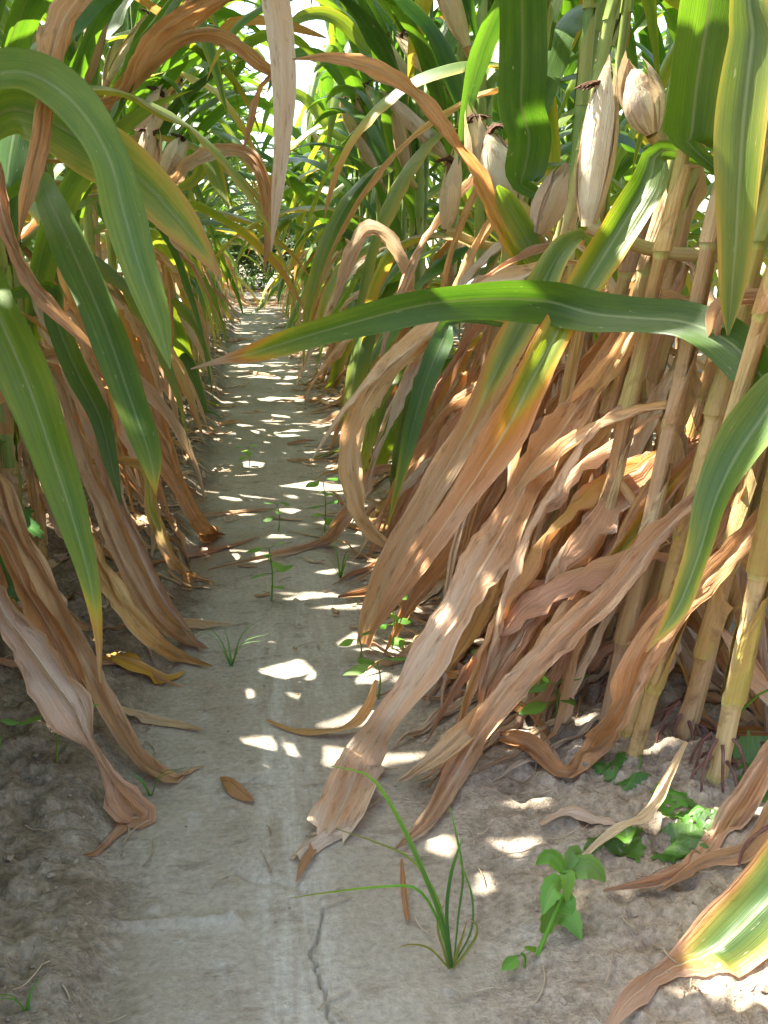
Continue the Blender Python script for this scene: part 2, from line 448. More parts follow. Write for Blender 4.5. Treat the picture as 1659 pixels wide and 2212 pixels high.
def ground_obj(name, sel):
    q = Q[sel]; used, inv = np.unique(q, return_inverse=True)
    me = bpy.data.meshes.new(name)
    nf = len(q)
    me.vertices.add(len(used)); me.vertices.foreach_set('co', V[used].ravel())
    me.loops.add(nf * 4); me.loops.foreach_set('vertex_index', inv.ravel().astype(np.int32))
    me.polygons.add(nf); me.polygons.foreach_set('loop_start', np.arange(0, nf * 4, 4, dtype=np.int32))
    me.update(calc_edges=True); me.validate()
    me.polygons.foreach_set('use_smooth', [True] * nf)
    for nm, arr in (('path', pmask), ('silt', silt), ('loose', loose)):
        a = me.attributes.new(nm, 'FLOAT', 'POINT'); a.data.foreach_set('value', arr.ravel()[used].astype(np.float32))
    me.materials.append(SOIL)
    o = link(name, me); o['kind'] = 'structure'
    return o
tag_ = ground_obj('path', inpath)
tag_['label'] = 'smooth grey crusted earth path between the corn rows'
tag_ = ground_obj('ground', ~inpath)
tag_['label'] = 'rough crumbly pale brown field soil under the corn'

# ================================================================== CORN
def tube(P, rad, seg=10, caps=False, oval=1.0):
    P = np.asarray(P, float); n = len(P)
    T = unit(np.gradient(P, axis=0))
    ref = np.array([0, 1, 0.0]) if abs(T[0][1]) < 0.9 else np.array([1.0, 0, 0])
    A = unit(np.cross(T, ref)); B = np.cross(T, A)
    th = np.linspace(0, 2 * math.pi, seg, endpoint=False)
    rad = np.broadcast_to(rad, (n,))
    V = P[:, None, :] + (A[:, None, :] * np.cos(th)[None, :, None] + B[:, None, :] * np.sin(th)[None, :, None] * oval) * rad[:, None, None]
    F = [(i * seg + j, i * seg + (j + 1) % seg, (i + 1) * seg + (j + 1) % seg, (i + 1) * seg + j) for i in range(n - 1) for j in range(seg)]
    s = np.r_[0, np.cumsum(np.linalg.norm(np.diff(P, axis=0), axis=1))]
    uv = np.stack([np.broadcast_to(np.linspace(0.1, 0.4, seg)[None, :], (n, seg)), np.broadcast_to(s[:, None], (n, seg))], -1).reshape(-1, 2)
    if caps: F = F + [tuple(range(seg))[::-1], tuple((n - 1) * seg + k for k in range(seg))]
    return V.reshape(-1, 3), F, uv

class Plant: pass
PLANTS = []
def stalk_axis(p, z):
    """centre of the stalk at height z above its foot, in the plant's own space"""
    t = z / p.height
    return np.array([p.lean[0] * t + p.bow[0] * math.sin(t * 3.1), p.lean[1] * t + p.bow[1] * math.sin(t * 3.1), z])
def stalk_rad(p, z):
    return p.rad * (1 - 0.55 * z / p.height)

def make_stalk(p):
    z = 0; zs = []; rs = []; nodes = []
    step = 0.09
    while z < p.height:
        nodes.append(z)
        r = stalk_rad(p, z)
        for dz, k in ((-0.009, 1.0), (-0.004, 1.16), (0.003, 1.17), (0.008, 0.99), (0.03, 0.95)):
            if p.lod > 1 and dz not in (-0.004, 0.03): continue
            zs.append(z + dz); rs.append(r * k)
        z += step * random.uniform(.85, 1.15); step = min(step + 0.022, 0.2)
    zs.append(p.height); rs.append(stalk_rad(p, p.height) * .6)
    zs[0] = -0.07
    o = np.argsort(zs); zs = np.array(zs)[o]; rs = np.array(rs)[o]
    P = np.array([stalk_axis(p, zz) for zz in zs])
    V, F, uv = tube(P, rs, 10 if p.lod == 0 else 6, False, 0.88)
    seg = 10 if p.lod == 0 else 6
    tz = np.clip(0.93 - (zs - p.dryh * 0.7) / 0.55, 0.05, 0.93)
    dn = np.min(np.abs(zs[:, None] - np.array(nodes)[None, :]), 1)
    tz = np.where(tz > .5, tz - .2 * (dn < .006), tz + .12 * (dn < .006))
    tn = np.repeat(tz, seg)
    nd = np.zeros(len(zs))
    me = mesh('stalk', V, F, STALK, uv, tn)
    link('stalk', me, p.root)
    p.nodes = nodes

def make_sheath(p, z0, z1, az, tone):
    n = 7; zz = np.linspace(z0, z1, n); seg = 11
    th = az + np.linspace(-2.75, 2.75, seg)
    V = []; 
    for i, z in enumerate(zz):
        t = i / (n - 1)
        c = stalk_axis(p, z); r = stalk_rad(p, z) * (1.20 - 0.06 * t) + 0.0010
        op = 1 + 0.30 * t * (np.abs(np.linspace(-1, 1, seg)) ** 3) * random.uniform(0, 1.6)
        rr = r * op * (1 + 0.02 * np.sin(th * 9))
        V.append(np.stack([c[0] + rr * np.cos(th), c[1] + rr * np.sin(th), np.full(seg, z) - 0.055 * t * np.abs(np.linspace(-1, 1, seg)) ** 1.3 + 0.004 * t * np.sin(th * 7)], -1))
    V = np.array(V).reshape(-1, 3)
    uv = np.stack([np.tile(np.linspace(0.02, 0.45, seg), n), np.repeat(zz, seg)], -1)
    tn = np.full(len(V), tone) + np.repeat(np.linspace(-.05, .05, n), seg)
    link('sheath', mesh('sheath', V, grid_faces(n, seg), STALK, uv, tn), p.root)

def width_profile(t, wmax, base=0.5):
    up = base + (1 - base) * sstep(0, 0.22, t)
    dn = 1 - np.clip((t - 0.40) / 0.60, 0, 1) ** 1.9
    return wmax * up * np.maximum(dn, 0.02)

CLEAR = [  # places in the picture that stay open: the path, and the bright gap of sky above it
    (np.array([(505, 640), (612, 640), (622, 760), (640, 900), (670, 1060), (740, 1300), (830, 1560), (900, 1800), (1000, 2212), (200, 2212), (330, 1800), (400, 1480), (440, 1180), (455, 1000), (470, 850), (490, 740)]), 7.5),
    (np.array([(585, 360), (562, 285), (572, 180), (598, 60), (592, -20), (725, -20), (690, 130), (650, 240), (612, 340)]), 20),
    (np.array([(512, 535), (588, 535), (592, 645), (505, 645)]), 9.2),
    (np.array([(640, -20), (1680, -20), (1680, 860), (900, 860), (640, 560)]), 1.72),
    (np.array([(-20, -20), (560, -20), (560, 620), (350, 1100), (-20, 1100)]), 1.62)]
def inside(poly, x, y):
    r = np.zeros(len(x), bool); n = len(poly)
    for i in range(n):
        (x0, y0), (x1, y1) = poly[i], poly[(i + 1) % n]
        c = ((y0 > y) != (y1 > y)) & (x < (x1 - x0) * (y - y0) / (y1 - y0 + 1e-9) + x0)
        r ^= c
    return r

def gen_curve(zb, az, L, th0, th1, pw, n, wx, wy, side_drift=0.0):
    """Leaf centre line starting at the stalk: climbs at th0, ends falling at th1; runs along the soil where it meets it."""
    t = np.linspace(0, 1, n); ds = L / (n - 1)
    th = th0 + (th1 - th0) * t ** pw
    P = np.zeros((n, 3)); P[0] = (wx, wy, zb); a = az
    lay = False
    for i in range(1, n):
        a += side_drift * ds
        d = np.array([math.cos(a) * math.cos(th[i]), math.sin(a) * math.cos(th[i]), math.sin(th[i])])
        q = P[i - 1] + d * ds
        if q[2] < 0.075:
            lim = float(soil_base(np.array([q[0]]), np.array([q[1]]))[0][0]) + 0.008
            if q[2] < lim:
                h = np.array([math.cos(a), math.sin(a), 0.0])
                q = P[i - 1] + h * ds
                q[2] = lim + 0.004 * math.sin(i * 1.3)
        P[i] = q
    return P

LIB = {}
def grow_leaf(p, zb, az, kind, tries=14):
    """One ordinary leaf on plant p. kind: dry / mid / green."""
    lod = p.lod
    c0 = stalk_axis(p, zb)
    for k in range(tries):
        if kind == 'skirt':
            L = random.uniform(.35, .7); th0 = R(random.uniform(-40, 40)); th1 = R(random.uniform(-89, -68)); pw = random.uniform(.2, .45)
            wm = random.uniform(.012, .029); tcv = random.uniform(.75, .99); tev = tcv + random.uniform(-.06, .08)
            fold, wave, wf, cr, curl = random.uniform(.1, .8), random.uniform(.25, .55), random.uniform(5, 12), random.uniform(.35, .7), random.uniform(.3, 2.2)
            tw = random.uniform(-3, 3)
        elif kind == 'dry':
            L = random.uniform(.45, .8); th0 = R(random.uniform(-5, 55)); th1 = R(random.uniform(-88, -60)); pw = random.uniform(.25, .55)
            wm = random.uniform(.019, .038); tcv = random.uniform(.75, .99); tev = tcv + random.uniform(-.06, .08)
            fold, wave, wf, cr, curl = random.uniform(.1, .8), random.uniform(.25, .55), random.uniform(5, 12), random.uniform(.3, .65), random.choice([random.uniform(0, .8), random.uniform(.9, 2.3)])
            tw = random.uniform(-2.6, 2.6)
        elif kind == 'mid':
            L = random.uniform(.5, .8); th0 = R(random.uniform(35, 65)); th1 = R(random.uniform(-85, -60)); pw = random.uniform(.5, .9)
            wm = random.uniform(.05, .075); tcv = random.uniform(.14, .38); tev = random.uniform(.34, .62)
            fold, wave, wf, cr, curl = random.uniform(.2, .4), random.uniform(.08, .2), random.uniform(4, 8), .06, .2
            tw = random.uniform(-.8, .8)
        elif kind == 'hang':
            L = random.uniform(.5, .8); th0 = R(random.uniform(25, 60)); th1 = R(random.uniform(-89, -74)); pw = random.uniform(.25, .5)
            wm = random.uniform(.042, .065); tcv = random.uniform(.06, .34); tev = tcv + random.uniform(.04, .28)
            fold, wave, wf, cr, curl = random.uniform(.2, .5), random.uniform(.08, .2), random.uniform(4, 8), .03, .25
            tw = random.uniform(-1.2, 1.2)
        else:
            L = random.uniform(.5, .82); th0 = R(random.uniform(60, 81)); th1 = R(random.uniform(-75, 15)); pw = random.uniform(1.1, 2.2)
            wm = random.uniform(.055, .085); tcv = random.uniform(.02, .24); tev = tcv + random.uniform(0, .12)
            fold, wave, wf, cr, curl = random.uniform(.2, .45), random.uniform(.08, .22), random.uniform(3, 7), 0, .2
            tw = random.uniform(-.9, .9)
        n = (34, 22, 13)[lod] if kind in ('dry', 'skirt') else (28, 18, 11)[lod]
        a = az + random.uniform(-.5, .5) * (1 + k * .12)
        sd = random.uniform(-1.1, 1.1)
        C = gen_curve(zb + p.loc[2], a, L, th0, th1, pw, n, c0[0] + p.loc[0], c0[1] + p.loc[1], sd)
        px, py, pz = project(C)
        vis = (px > -60) & (px < 1720) & (py > -60) & (py < 2270) & (pz > 0)
        if np.any(vis & (pz < p.nearlim)): continue
        if np.any(pz < .25) and np.any((pz < .3) & (pz > -.3) & (np.abs(C[:, 0]) < .3) & (C[:, 2] < 1.0)): continue
        bad = False
        for ci, (poly, reach) in enumerate(CLEAR):
            if ci == 3 and kind in ('skirt', 'dry') and p.side > 0 and pz[vis].size and pz[vis].min() > 1.14 and py.min() > 470: continue
            ii = inside(poly, px, py) & (pz > 0) & (C[:, 1] < reach)
            if ii.sum() > (1 if (C[:, 1].mean() < 5 or ci == 1) else 3): bad = True
        if bad: continue
        break
    else:
        return None
    t = np.linspace(0, 1, n)
    W = width_profile(t, wm)
    hz = np.array([-math.sin(a), math.cos(a), 0.0])
    T = unit(np.gradient(C, axis=0))
    SD = np.tile(hz, (n, 1)); N = np.cross(T, SD)
    roll = tw * t ** 1.2 * .8
    SD = SD * np.cos(roll)[:, None] + N * np.sin(roll)[:, None]
    tc = np.full(n, tcv); te = np.full(n, tev)
    if kind in ('dry', 'skirt'):
        if random.random() < .3: tc = tc - np.linspace(.28, 0, n)
    elif kind in ('mid', 'hang'):
        tip = sstep(.35, 1, t); tc = tc + (.75 - tcv) * tip * (random.random() if kind == 'mid' else random.random() ** 3); te = np.maximum(te, tc)
    else:
        tip = sstep(.8, 1, t) * random.uniform(0, 1) ** 3 * .6; tc = tc + tip * .7; te = te + tip
    cols = (COLS_HI if kind in ('dry', 'skirt') else COLS_MD, COLS_MD, COLS_LO)[lod]
    Vv, uv, tn = leaf_geo(C, SD, W, tc, te, cols, random.randrange(100000), fold, wave, wf, cr, curl)
    Vv = Vv - np.array(p.loc)
    me = mesh('leaf', Vv, grid_faces(n, len(cols)), LEAF, uv, tn)
    o = link('leaf', me, p.root)
    if lod == 0 and p.sheaths and kind != 'skirt':
        make_sheath(p, max(zb - .13, 0.0), zb + .004, a, float(np.clip(tcv + (.1 if kind == 'dry' else .15), 0.1, 1)))
    p.nleaf += 1
    return o

# ---- ears
def husk_panel(axis_r, L, a0, width_ang, seed, flare, tone):
    n, m = 14, 7
    rs = np.random.default_rng(seed)
    t = np.linspace(0, 1, n)[:, None]; uu = np.linspace(-1, 1, m)[None, :]
    r = axis_r * (np.sin(np.clip(t * .93 + .055, 0, 1) * math.pi) ** .62) * (1 + .06 * rs.normal())
    r = r + flare * np.clip(t - .72, 0, 1) ** 2
    wid = width_ang * np.where(t < .7, 1, np.clip((1 - t) / .3, 0.02, 1) ** .7)
    th = a0 + uu * wid + .15 * np.sin(t * 3 + seed)
    r = r * (1 + .03 * np.sin(uu * 9 + seed) + .05 * np.abs(uu) ** 3)
    Vv = np.stack([r * np.cos(th), r * np.sin(th), np.broadcast_to(t * L, (n, m))], -1)
    uv = np.stack([np.broadcast_to((uu + 1) * .22 + .02, (n, m)), np.broadcast_to(t * L, (n, m))], -1)
    tn = tone + .12 * fbm(uu * 3 + seed, t * 3, seed, 2) - .25 * sstep(.85, 1, t)
    return Vv.reshape(-1, 3), uv.reshape(-1, 2), np.broadcast_to(tn, (n, m)).ravel(), grid_faces(n, m)
def make_ear(p, base, direction, L=.2, rad=.024, tone=.75, silk=True, lod=0, flare=.03):
    """base in world; direction: unit vector the tip points along"""
    d = Vector(direction).normalized()
    M = d.to_track_quat('Z', 'X').to_matrix()
    Mn = np.array(M); b = np.array(base) - np.array(p.loc)
    sd = random.randrange(1000)
    # body under the husks
    tt = np.linspace(0, 1, 12); rr = rad * .84 * np.sin(np.clip(tt * .93 + .05, 0, 1) * math.pi) ** .62
    rr[-1] = .002; rr[0] = .008
    Vv, F, uv = tube(np.stack([tt * 0, tt * 0, tt * L * .94], -1), rr, 12 if lod == 0 else 7)
    me = mesh('ear', Vv @ Mn.T + b, F, HUSK, uv, np.full(len(Vv), tone - .1))
    e = link('ear', me, p.root)
    if lod < 2:
        for k in range(6 if lod == 0 else 3):
            Vv, uv, tn, F = husk_panel(rad * .9 * (1 + .045 * k), L * random.uniform(.8, 1.22), k * 2.1 + sd, random.uniform(.7, 1.2), sd + k, flare * random.uniform(-.3, 2.6), tone + random.uniform(-.12, .14))
            link('husk', mesh('husk', Vv @ Mn.T + b, F, HUSK, uv, tn), e)
    if silk:
        VV, FF, k0 = [], [], 0
        for q in range(26 if lod == 0 else 8):
            a = random.uniform(0, 6.28); r0 = random.uniform(0, .006)
            pts = [np.array([r0 * math.cos(a), r0 * math.sin(a), L * .9])]
            dd = np.array([math.cos(a) * .15 + .3, math.sin(a) * .15, 1.0])
            for i in range(4):
                dd = dd + np.array([random.gauss(.2, .22), random.gauss(0, .15), -.42]); pts.append(pts[-1] + unit(dd) * .0085)
            v, f, _ = tube(pts, np.linspace(.0022, .0009, 5), 3)
            VV.append(v); FF += [tuple(i + k0 for i in ff) for ff in f]; k0 += len(v)
        link('silk', mesh('silk', np.vstack(VV) @ Mn.T + b, FF, SILK), e)
    # shank that ties it to the stalk
    zc = max(base[2] - p.loc[2] - .03, .02)
    s0 = stalk_axis(p, zc)
    mid = (s0 + b) / 2 + np.array([0, 0, -.012])
    v, f, uv = tube(catmull([s0, mid, b], 6), .008, 7)
    link('shank', mesh('shank', v, f, STALK, uv, np.full(len(v), .75)), e)
    return e

def make_roots(p):
    for q in range(11):
        a = q * .57 + random.uniform(-.2, .2); z0 = random.uniform(.02, .05)
        r0 = stalk_rad(p, 0)
        r1 = random.uniform(.022, .042)
        pts = [(r0 * .9 * math.cos(a), r0 * .9 * math.sin(a), z0), (r0 * 1.7 * math.cos(a), r0 * 1.7 * math.sin(a), z0 - .006), (r1 * .8 * math.cos(a), r1 * .8 * math.sin(a), z0 * .45), (r1 * math.cos(a + .1), r1 * math.sin(a + .1), -.02)]
        v, f, uv = tube(catmull(pts, 8), np.linspace(.0019, .0011, 8), 5)
        link('brace_root', mesh('brace_root', v, f, ROOT, uv), p.root)

def new_plant(x, y, side, row, label, group, h=None, lean=None):
    p = Plant()
    z = float(soil_base(np.array([x]), np.array([y]))[0][0])
    p.loc = (x, y, z); p.side = side; p.row = row
    p.height = h or random.uniform(1.3, 1.6)
    p.rad = random.uniform(.0080, .0108)
    p.lean = (random.uniform(-.05, .05) + side * .02, random.uniform(-.05, .05)); p.bow = (random.uniform(-.01, .01), random.uniform(-.01, .01))
    if lean: p.lean = lean
    p.lod = 0 if (row == 1 and y < 2.6) else (1 if y < 4.6 and row < 3 else 2)
    p.sheaths = row == 1 and .8 < y < 2.6
    if side > 0: p.dryh = random.uniform(.46, .64) if y < 1.45 else random.uniform(.22, .36) if y < 3.5 else random.uniform(.12, .22)
    else: p.dryh = random.uniform(.28, .42) if y < 2.6 else random.uniform(.12, .22)
    if row > 1: p.dryh += .08
    p.nearlim = 1.0 if side > 0 else 1.22
    p.nleaf = 0
    p.root = thing('corn_plant', label, 'corn plant', p.loc, group)
    make_stalk(p)
    PLANTS.append(p)
    return p

def leaves_for(p, density=1.0, lowdrop=0.0):
    inward = math.pi if p.side > 0 else 0.0
    az = inward + random.uniform(-.6, .6)
    z = random.uniform(.07, .13); k = 0
    while z < p.height - .02:
        a = az + (math.pi if k % 2 else 0) + random.uniform(-.35, .35)
        if p.row == 1 and z < p.dryh and random.random() < .45:      # withered leaves hang out over the path
            a = inward + random.uniform(-.9, .9) + (.35 if p.side > 0 else -.35) * (1 if p.side > 0 else 1)
        if z < p.dryh: kind = 'dry'
        elif z < p.dryh + .34: kind = random.choice(['mid', 'hang', 'hang', 'dry', 'green'] if p.row == 1 else ['mid', 'hang', 'green'])
        else: kind = random.choice(['green'] * 7 + ['hang', 'mid'])
        if p.loc[1] > 3.4 and kind == 'mid' and random.random() < .6: kind = 'green'
        if random.random() < density:
            grow_leaf(p, z, a, kind)
        if kind == 'dry' and p.row == 1 and p.lod < 2 and random.random() < .6:
            grow_leaf(p, z + .02, a + random.uniform(-1.2, 1.2), 'dry')
        z += random.uniform(.075, .115) if z < .5 else random.uniform(.085, .125)
        if p.row > 1 and z > .6: z -= .03
        k += 1

XL, XR = XC - HALF, XC + HALF
def row_ys(y0, y1, step):
    y = y0; out = []
    while y < y1:
        out.append(y + random.uniform(-.025, .025)); y += step * random.uniform(.9, 1.1)
    return out

LBL = {}
RIGHT_NEAR = [(.52, 'corn plant at the far right edge bottom, brace roots dark red'), (.68, 'corn plant at right edge with mottled pink and green leaf drooping to bottom corner'),
    (.82, 'corn plant at right edge throwing one long green leaf across the path'), (.90, 'rightmost visible corn stalk with hanging green leaf edged brown'),
    (1.00, 'pale sunlit corn stalk at right with wide green leaf rising from its collar'), (1.10, 'corn stalk at right with long dry ear husk and yellow edged leaf'),
    (1.21, 'corn stalk at right with plump white ear husk turned to the sun'), (1.33, 'corn plant at right whose folded yellow striped leaf dries to the ground'),
    (1.45, 'dry lower corn stalk between the ear stalks and the path'), (1.57, 'corn plant right of the path with broad upright dark green leaf'),
    (1.70, 'corn plant right of the path bearing sunlit white ear with brown silk'), (1.84, 'corn plant right of the path with narrow dangling ear below its silk')]
LEFT_NEAR = [(.58, 'corn plant at lower left edge out of frame with big twisted dry leaf'), (.76, 'corn plant at left edge whose broad green leaf sweeps to the ground'),
    (.93, 'corn plant at left edge shedding pinkish dry leaves onto the path'), (1.08, 'corn plant at left edge with pair of rolled brown leaves low down'),
    (1.24, 'corn plant at left edge behind the sweeping green leaf'), (1.40, 'corn plant at left edge with arching blue green leaf over its neighbours'),
    (1.53, 'leftmost visible corn stalk with wide yellow green leaf with brown edges'), (1.67, 'corn plant on the left with dark green leaf hanging to its dry skirts'),
    (1.82, 'corn plant on the left with brown leaf ending on the path edge'), (1.97, 'corn plant on the left with brown leaf arched high and broken at tip'),
    (2.12, 'corn plant on the left with rust brown arch leaf hooking above the path')]
PR, PL, PX = [], [], []
for y, lb in RIGHT_NEAR: PR.append(new_plant(XR + random.uniform(-.02, .03), y, 1, 1, lb, None, lean=(random.uniform(.06, .24), random.uniform(-.06, .04))))
for y, lb in LEFT_NEAR: PL.append(new_plant(XL + random.uniform(-.03, .02), y, -1, 1, lb, None, (.86 if y < 1.0 else 1.05 if y < 1.15 else 1.72 if y > 1.6 else random.uniform(1.45, 1.65))))  # heights out of view shaped for light: short ones admit sun, tall ones shade
def nearest(lst, y): return min(lst, key=lambda p: abs(p.loc[1] - y))

# ---- leaves seen one by one in the photograph.  (px, py, distance along the row or 'g' on the soil, width px, turn, tone, edge tone)
def hero(p, pts, zb=None, fold=.2, wave=.08, wf=6, cr=0.0, curl=.15, n=46, label=None, fray=0, attach=True, ws=1.0):
    rows = []
    for q in pts:
        px, py, D, wpx, a, tc, te = q
        P = ground(px, py, .008) if D == 'g' else at(px, py, D)
        dep = depth_of(P)
        d = np.array(ray(px, py)); d /= np.linalg.norm(d)
        rows.append([P.x, P.y, P.z, wpx * ws * dep / FPX, R(a), tc, te])
    if attach:
        P0 = np.array(rows[0][:3])
        z = zb if zb is not None else max(P0[2] - p.loc[2] - .03, .05)
        s = stalk_axis(p, z) + np.array(p.loc)
        gap = np.linalg.norm(P0 - s)
        if gap > .025:
            rows.insert(0, [*s, rows[0][3] * .6, rows[0][4], rows[0][5], rows[0][6]])
        else:
            rows.insert(0, [*s, rows[0][3], rows[0][4], rows[0][5], rows[0][6]])
    A = catmull(rows, n)
    C = A[:, :3]; W = np.maximum(A[:, 3], .001)
    T = unit(np.gradient(C, axis=0))
    vd = unit(C - np.array([0, 0, CAM_H]))
    perp = unit(np.cross(vd, T)); N = np.cross(T, perp)
    roll = A[:, 4]
    SD = perp * np.cos(roll)[:, None] + N * np.sin(roll)[:, None]
    cols = COLS_HI
    Vv, uv, tn = leaf_geo(C, SD, W, A[:, 5], A[:, 6], cols, random.randrange(100000), fold, wave, wf, cr, curl, fray=fray)
    me = mesh('leaf', Vv - np.array(p.loc), grid_faces(n, len(cols)), LEAF, uv, tn)
    o = link('leaf', me, p.root)
    if label: o['label'] = label
    p.nleaf += 1
    return o
def H(pts, tones):
    """fill tone columns: tones is (tc, te) or a list of (tc, te) per point"""
    out = []
    for i, q in enumerate(pts):
        tc, te = tones[i] if isinstance(tones, list) else tones
        a = q[4] if len(q) > 4 else 0
        out.append((q[0], q[1], q[2], q[3], a, tc, te))
    return out
D1, D2, D3 = (.80, .84), (.88, .90), (.95, .97)
DRY = dict(fold=.25, wave=.42, wf=9, cr=.55, curl=.8, ws=.74)
# left row
hero(nearest(PL, 1.40), H([(-60, 190, 1.40, 90, -35), (0, 160, 1.38, 100, -35), (75, 165, 1.35, 108, -30), (160, 225, 1.31, 100, -25), (230, 330, 1.27, 85, -10), (268, 460, 1.24, 88, 0), (302, 580, 1.2, 80, 0), (340, 690, 1.17, 55, 0), (368, 797, 1.15, 3, 0)], (.31, .35)), label='broad blue green leaf arching over and hanging down')
hero(nearest(PL, 1.53), H([(40, 235, 1.5, 110, 15), (200, 315, 1.46, 125, 10), (300, 385, 1.43, 112, 5), (380, 470, 1.41, 85, 0), (440, 545, 1.39, 42, 0), (478, 603, 1.38, 3, 0)], [(.26, .38), (.30, .46), (.34, .54), (.38, .60), (.46, .7), (.8, .9)]), label='wide yellow green leaf with brown edges')
hero(nearest(PL, 1.67), H([(75, 385, 1.52, 40, 40), (112, 440, 1.46, 72, 30), (165, 560, 1.4, 78, 15), (225, 700, 1.33, 78, 10), (280, 860, 1.27, 72, 0), (322, 980, 1.22, 52, 0), (337, 1070, 1.2, 4, 0)], [(.20, .25)] * 5 + [(.26, .33), (.6, .7)]))
hero(nearest(PL, 1.24), H([(95, 620, 1.5, 30, 20), (120, 690, 1.47, 48, 10), (165, 800, 1.44, 50, 10), (215, 900, 1.40, 46, 0), (240, 1000, 1.38, 30, 0), (262, 1090, 1.37, 3, 0)], (.12, .2)))
hero(nearest(PL, 1.08), H([(-60, 560, 1.16, 60, 15), (0, 690, 1.1, 98, 10), (60, 830, 1.05, 108, 5), (115, 990, 1.0, 88, 0), (160, 1130, .97, 66, 0), (195, 1260, .94, 42, 0), (212, 1370, .92, 18, 0), (216, 1475, .91, 3, 0)], [(.27, .32)] * 5 + [(.31, .45), (.6, .75), (.85, .85)]), label='long broad green leaf sweeping down with a withered tip')
hero(nearest(PL, .93), H([(-40, 1270, 1.02, 55, 25), (30, 1350, .98, 85, 20), (110, 1450, .95, 112, 20), (180, 1555, .92, 92, 45), (232, 1650, .90, 62, 65), (268, 1730, .885, 92, 20), (302, 1775, .88, 84, -10), (262, 1842, .865, 50, 30), (180, 1866, 'g', 4, 40)], [(.93, .9)] * 4 + [(.88, .86), (.80, .78), (.78, .76), (.76, .74), (.74, .7)]), **{**DRY, 'cr': .4, 'curl': .6, 'ws': .85}, label='large twisted tan leaf with pale midrib and curled tip')
hero(nearest(PL, 1.08), H([(-20, 1030, 1.22, 45), (40, 1140, 1.18, 66, 20), (100, 1260, 1.13, 70, 30), (170, 1400, 1.08, 80, 10), (240, 1540, 1.02, 66, 0), (300, 1640, .98, 52, -20), (362, 1697, 'g', 40, -20), (410, 1688, .965, 32, 30), (442, 1660, .97, 4, 40)], (.80, .85)), **DRY)
hero(nearest(PL, 1.24), H([(-10, 1150, 1.15, 50), (60, 1270, 1.1, 60, 20), (130, 1400, 1.06, 72, 0), (170, 1480, 1.04, 40, 0), (190, 1530, 1.03, 4, 0)], (.78, .82)), **DRY)
hero(nearest(PL, 1.53), H([(110, 800, 1.5, 30), (180, 980, 1.42, 52, 20), (260, 1170, 1.33, 74, 10), (330, 1310, 1.26, 74, 0), (395, 1390, 'g', 52, -20), (450, 1413, 'g', 4, -20)], [(.8, .84), (.8, .8), (.74, .72), (.72, .7), (.74, .76), (.8, .8)]), **DRY)
hero(nearest(PL, 1.40), H([(60, 850, 1.4, 40), (130, 1050, 1.31, 55, 20), (220, 1230, 1.24, 62, 30), (310, 1360, 1.18, 60, 0), (390, 1430, 'g', 45, 0), (460, 1452, 'g', 4, 0)], (.76, .82)), **DRY)
hero(nearest(PL, 1.67), H([(130, 770, 1.55, 40), (200, 900, 1.5, 56), (250, 1060, 1.43, 64, 20), (300, 1180, 1.38, 58, 20), (350, 1290, 1.33, 50), (440, 1415, 'g', 4)], (.84, .86)), **DRY)
hero(nearest(PL, 1.82), H([(235, 740, 1.85, 36), (300, 870, 1.76, 54, 20), (370, 1010, 1.65, 52, 15), (420, 1110, 1.57, 46, 0), (452, 1162, 'g', 52, -10), (488, 1163, 'g', 4, -20)], (.80, .78)), **DRY)
hero(nearest(PL, 1.67), H([(290, 1000, 1.55, 30), (330, 1110, 1.48, 44), (370, 1200, 1.43, 40, 30), (420, 1255, 'g', 30, 20), (465, 1268, 'g', 4)], [(.6, .7), (.5, .7), (.7, .8), (.78, .8), (.8, .8)]), **DRY)
hero(nearest(PL, 1.40), H([(165, -80, 1.43, 60), (135, 50, 1.4, 90, 20), (108, 180, 1.37, 72, 20), (90, 300, 1.35, 56, 10), (60, 420, 1.33, 40, 10), (40, 520, 1.32, 4)], (.80, .86)), zb=.95, **DRY)
hero(nearest(PL, 1.40), H([(-20, 330, 1.42, 40), (10, 470, 1.38, 62, 15), (60, 590, 1.36, 58, 20), (150, 700, 1.34, 36, 20), (260, 810, 1.33, 4)], (.78, .8)), zb=.72, **DRY)
hero(nearest(PL, 1.97), H([(215, 240, 1.95, 28), (260, 190, 1.92, 46, 20), (335, 118, 1.88, 56, 15), (410, 78, 1.84, 46, 10), (490, 85, 1.79, 52, 10), (560, 138, 1.74, 54, 10), (588, 160, 1.72, 34, 30), (562, 190, 1.72, 30, 60), (545, 260, 1.72, 28, 20), (522, 332, 1.72, 3)], (.76, .82)), **DRY, label='dry brown leaf arched over the path and snapped near its tip')
hero(nearest(PL, 1.82), H([(240, 215, 1.8, 30), (300, 120, 1.76, 50, 20), (350, 60, 1.72, 62, 10), (430, 15, 1.66, 70, 10), (520, -30, 1.6, 60)  , (600, -70, 1.55, 5)], (.74, .78)), **DRY)
hero(nearest(PL, 1.53), H([(380, -260, 1.62, 40), (500, -230, 1.56, 50), (575, -90, 1.5, 58, 10), (606, 50, 1.47, 62, 10), (616, 180, 1.45, 52, 5), (610, 300, 1.44, 40, 0), (598, 420, 1.43, 24, 0), (586, 545, 1.42, 3)], (.97, .99)), zb=.98, fold=.3, wave=.08, wf=4, cr=.1, curl=.3, label='pale bleached leaf hanging straight down over the path')
hero(nearest(PL, 2.12), H([(350, 402, 2.05, 34), (400, 350, 2.02, 46, 20), (460, 322, 1.98, 46, 25), (520, 325, 1.94, 48, 15), (560, 362, 1.91, 46, 5), (579, 440, 1.89, 42, 0), (578, 520, 1.88, 26, 0), (570, 590, 1.87, 3)], [(.8, .86), (.84, .95), (.9, .97), (.85, .9), (.72, .7), (.68, .7), (.7, .72), (.8, .8)]), **DRY, label='rust brown leaf hooking over above the path')
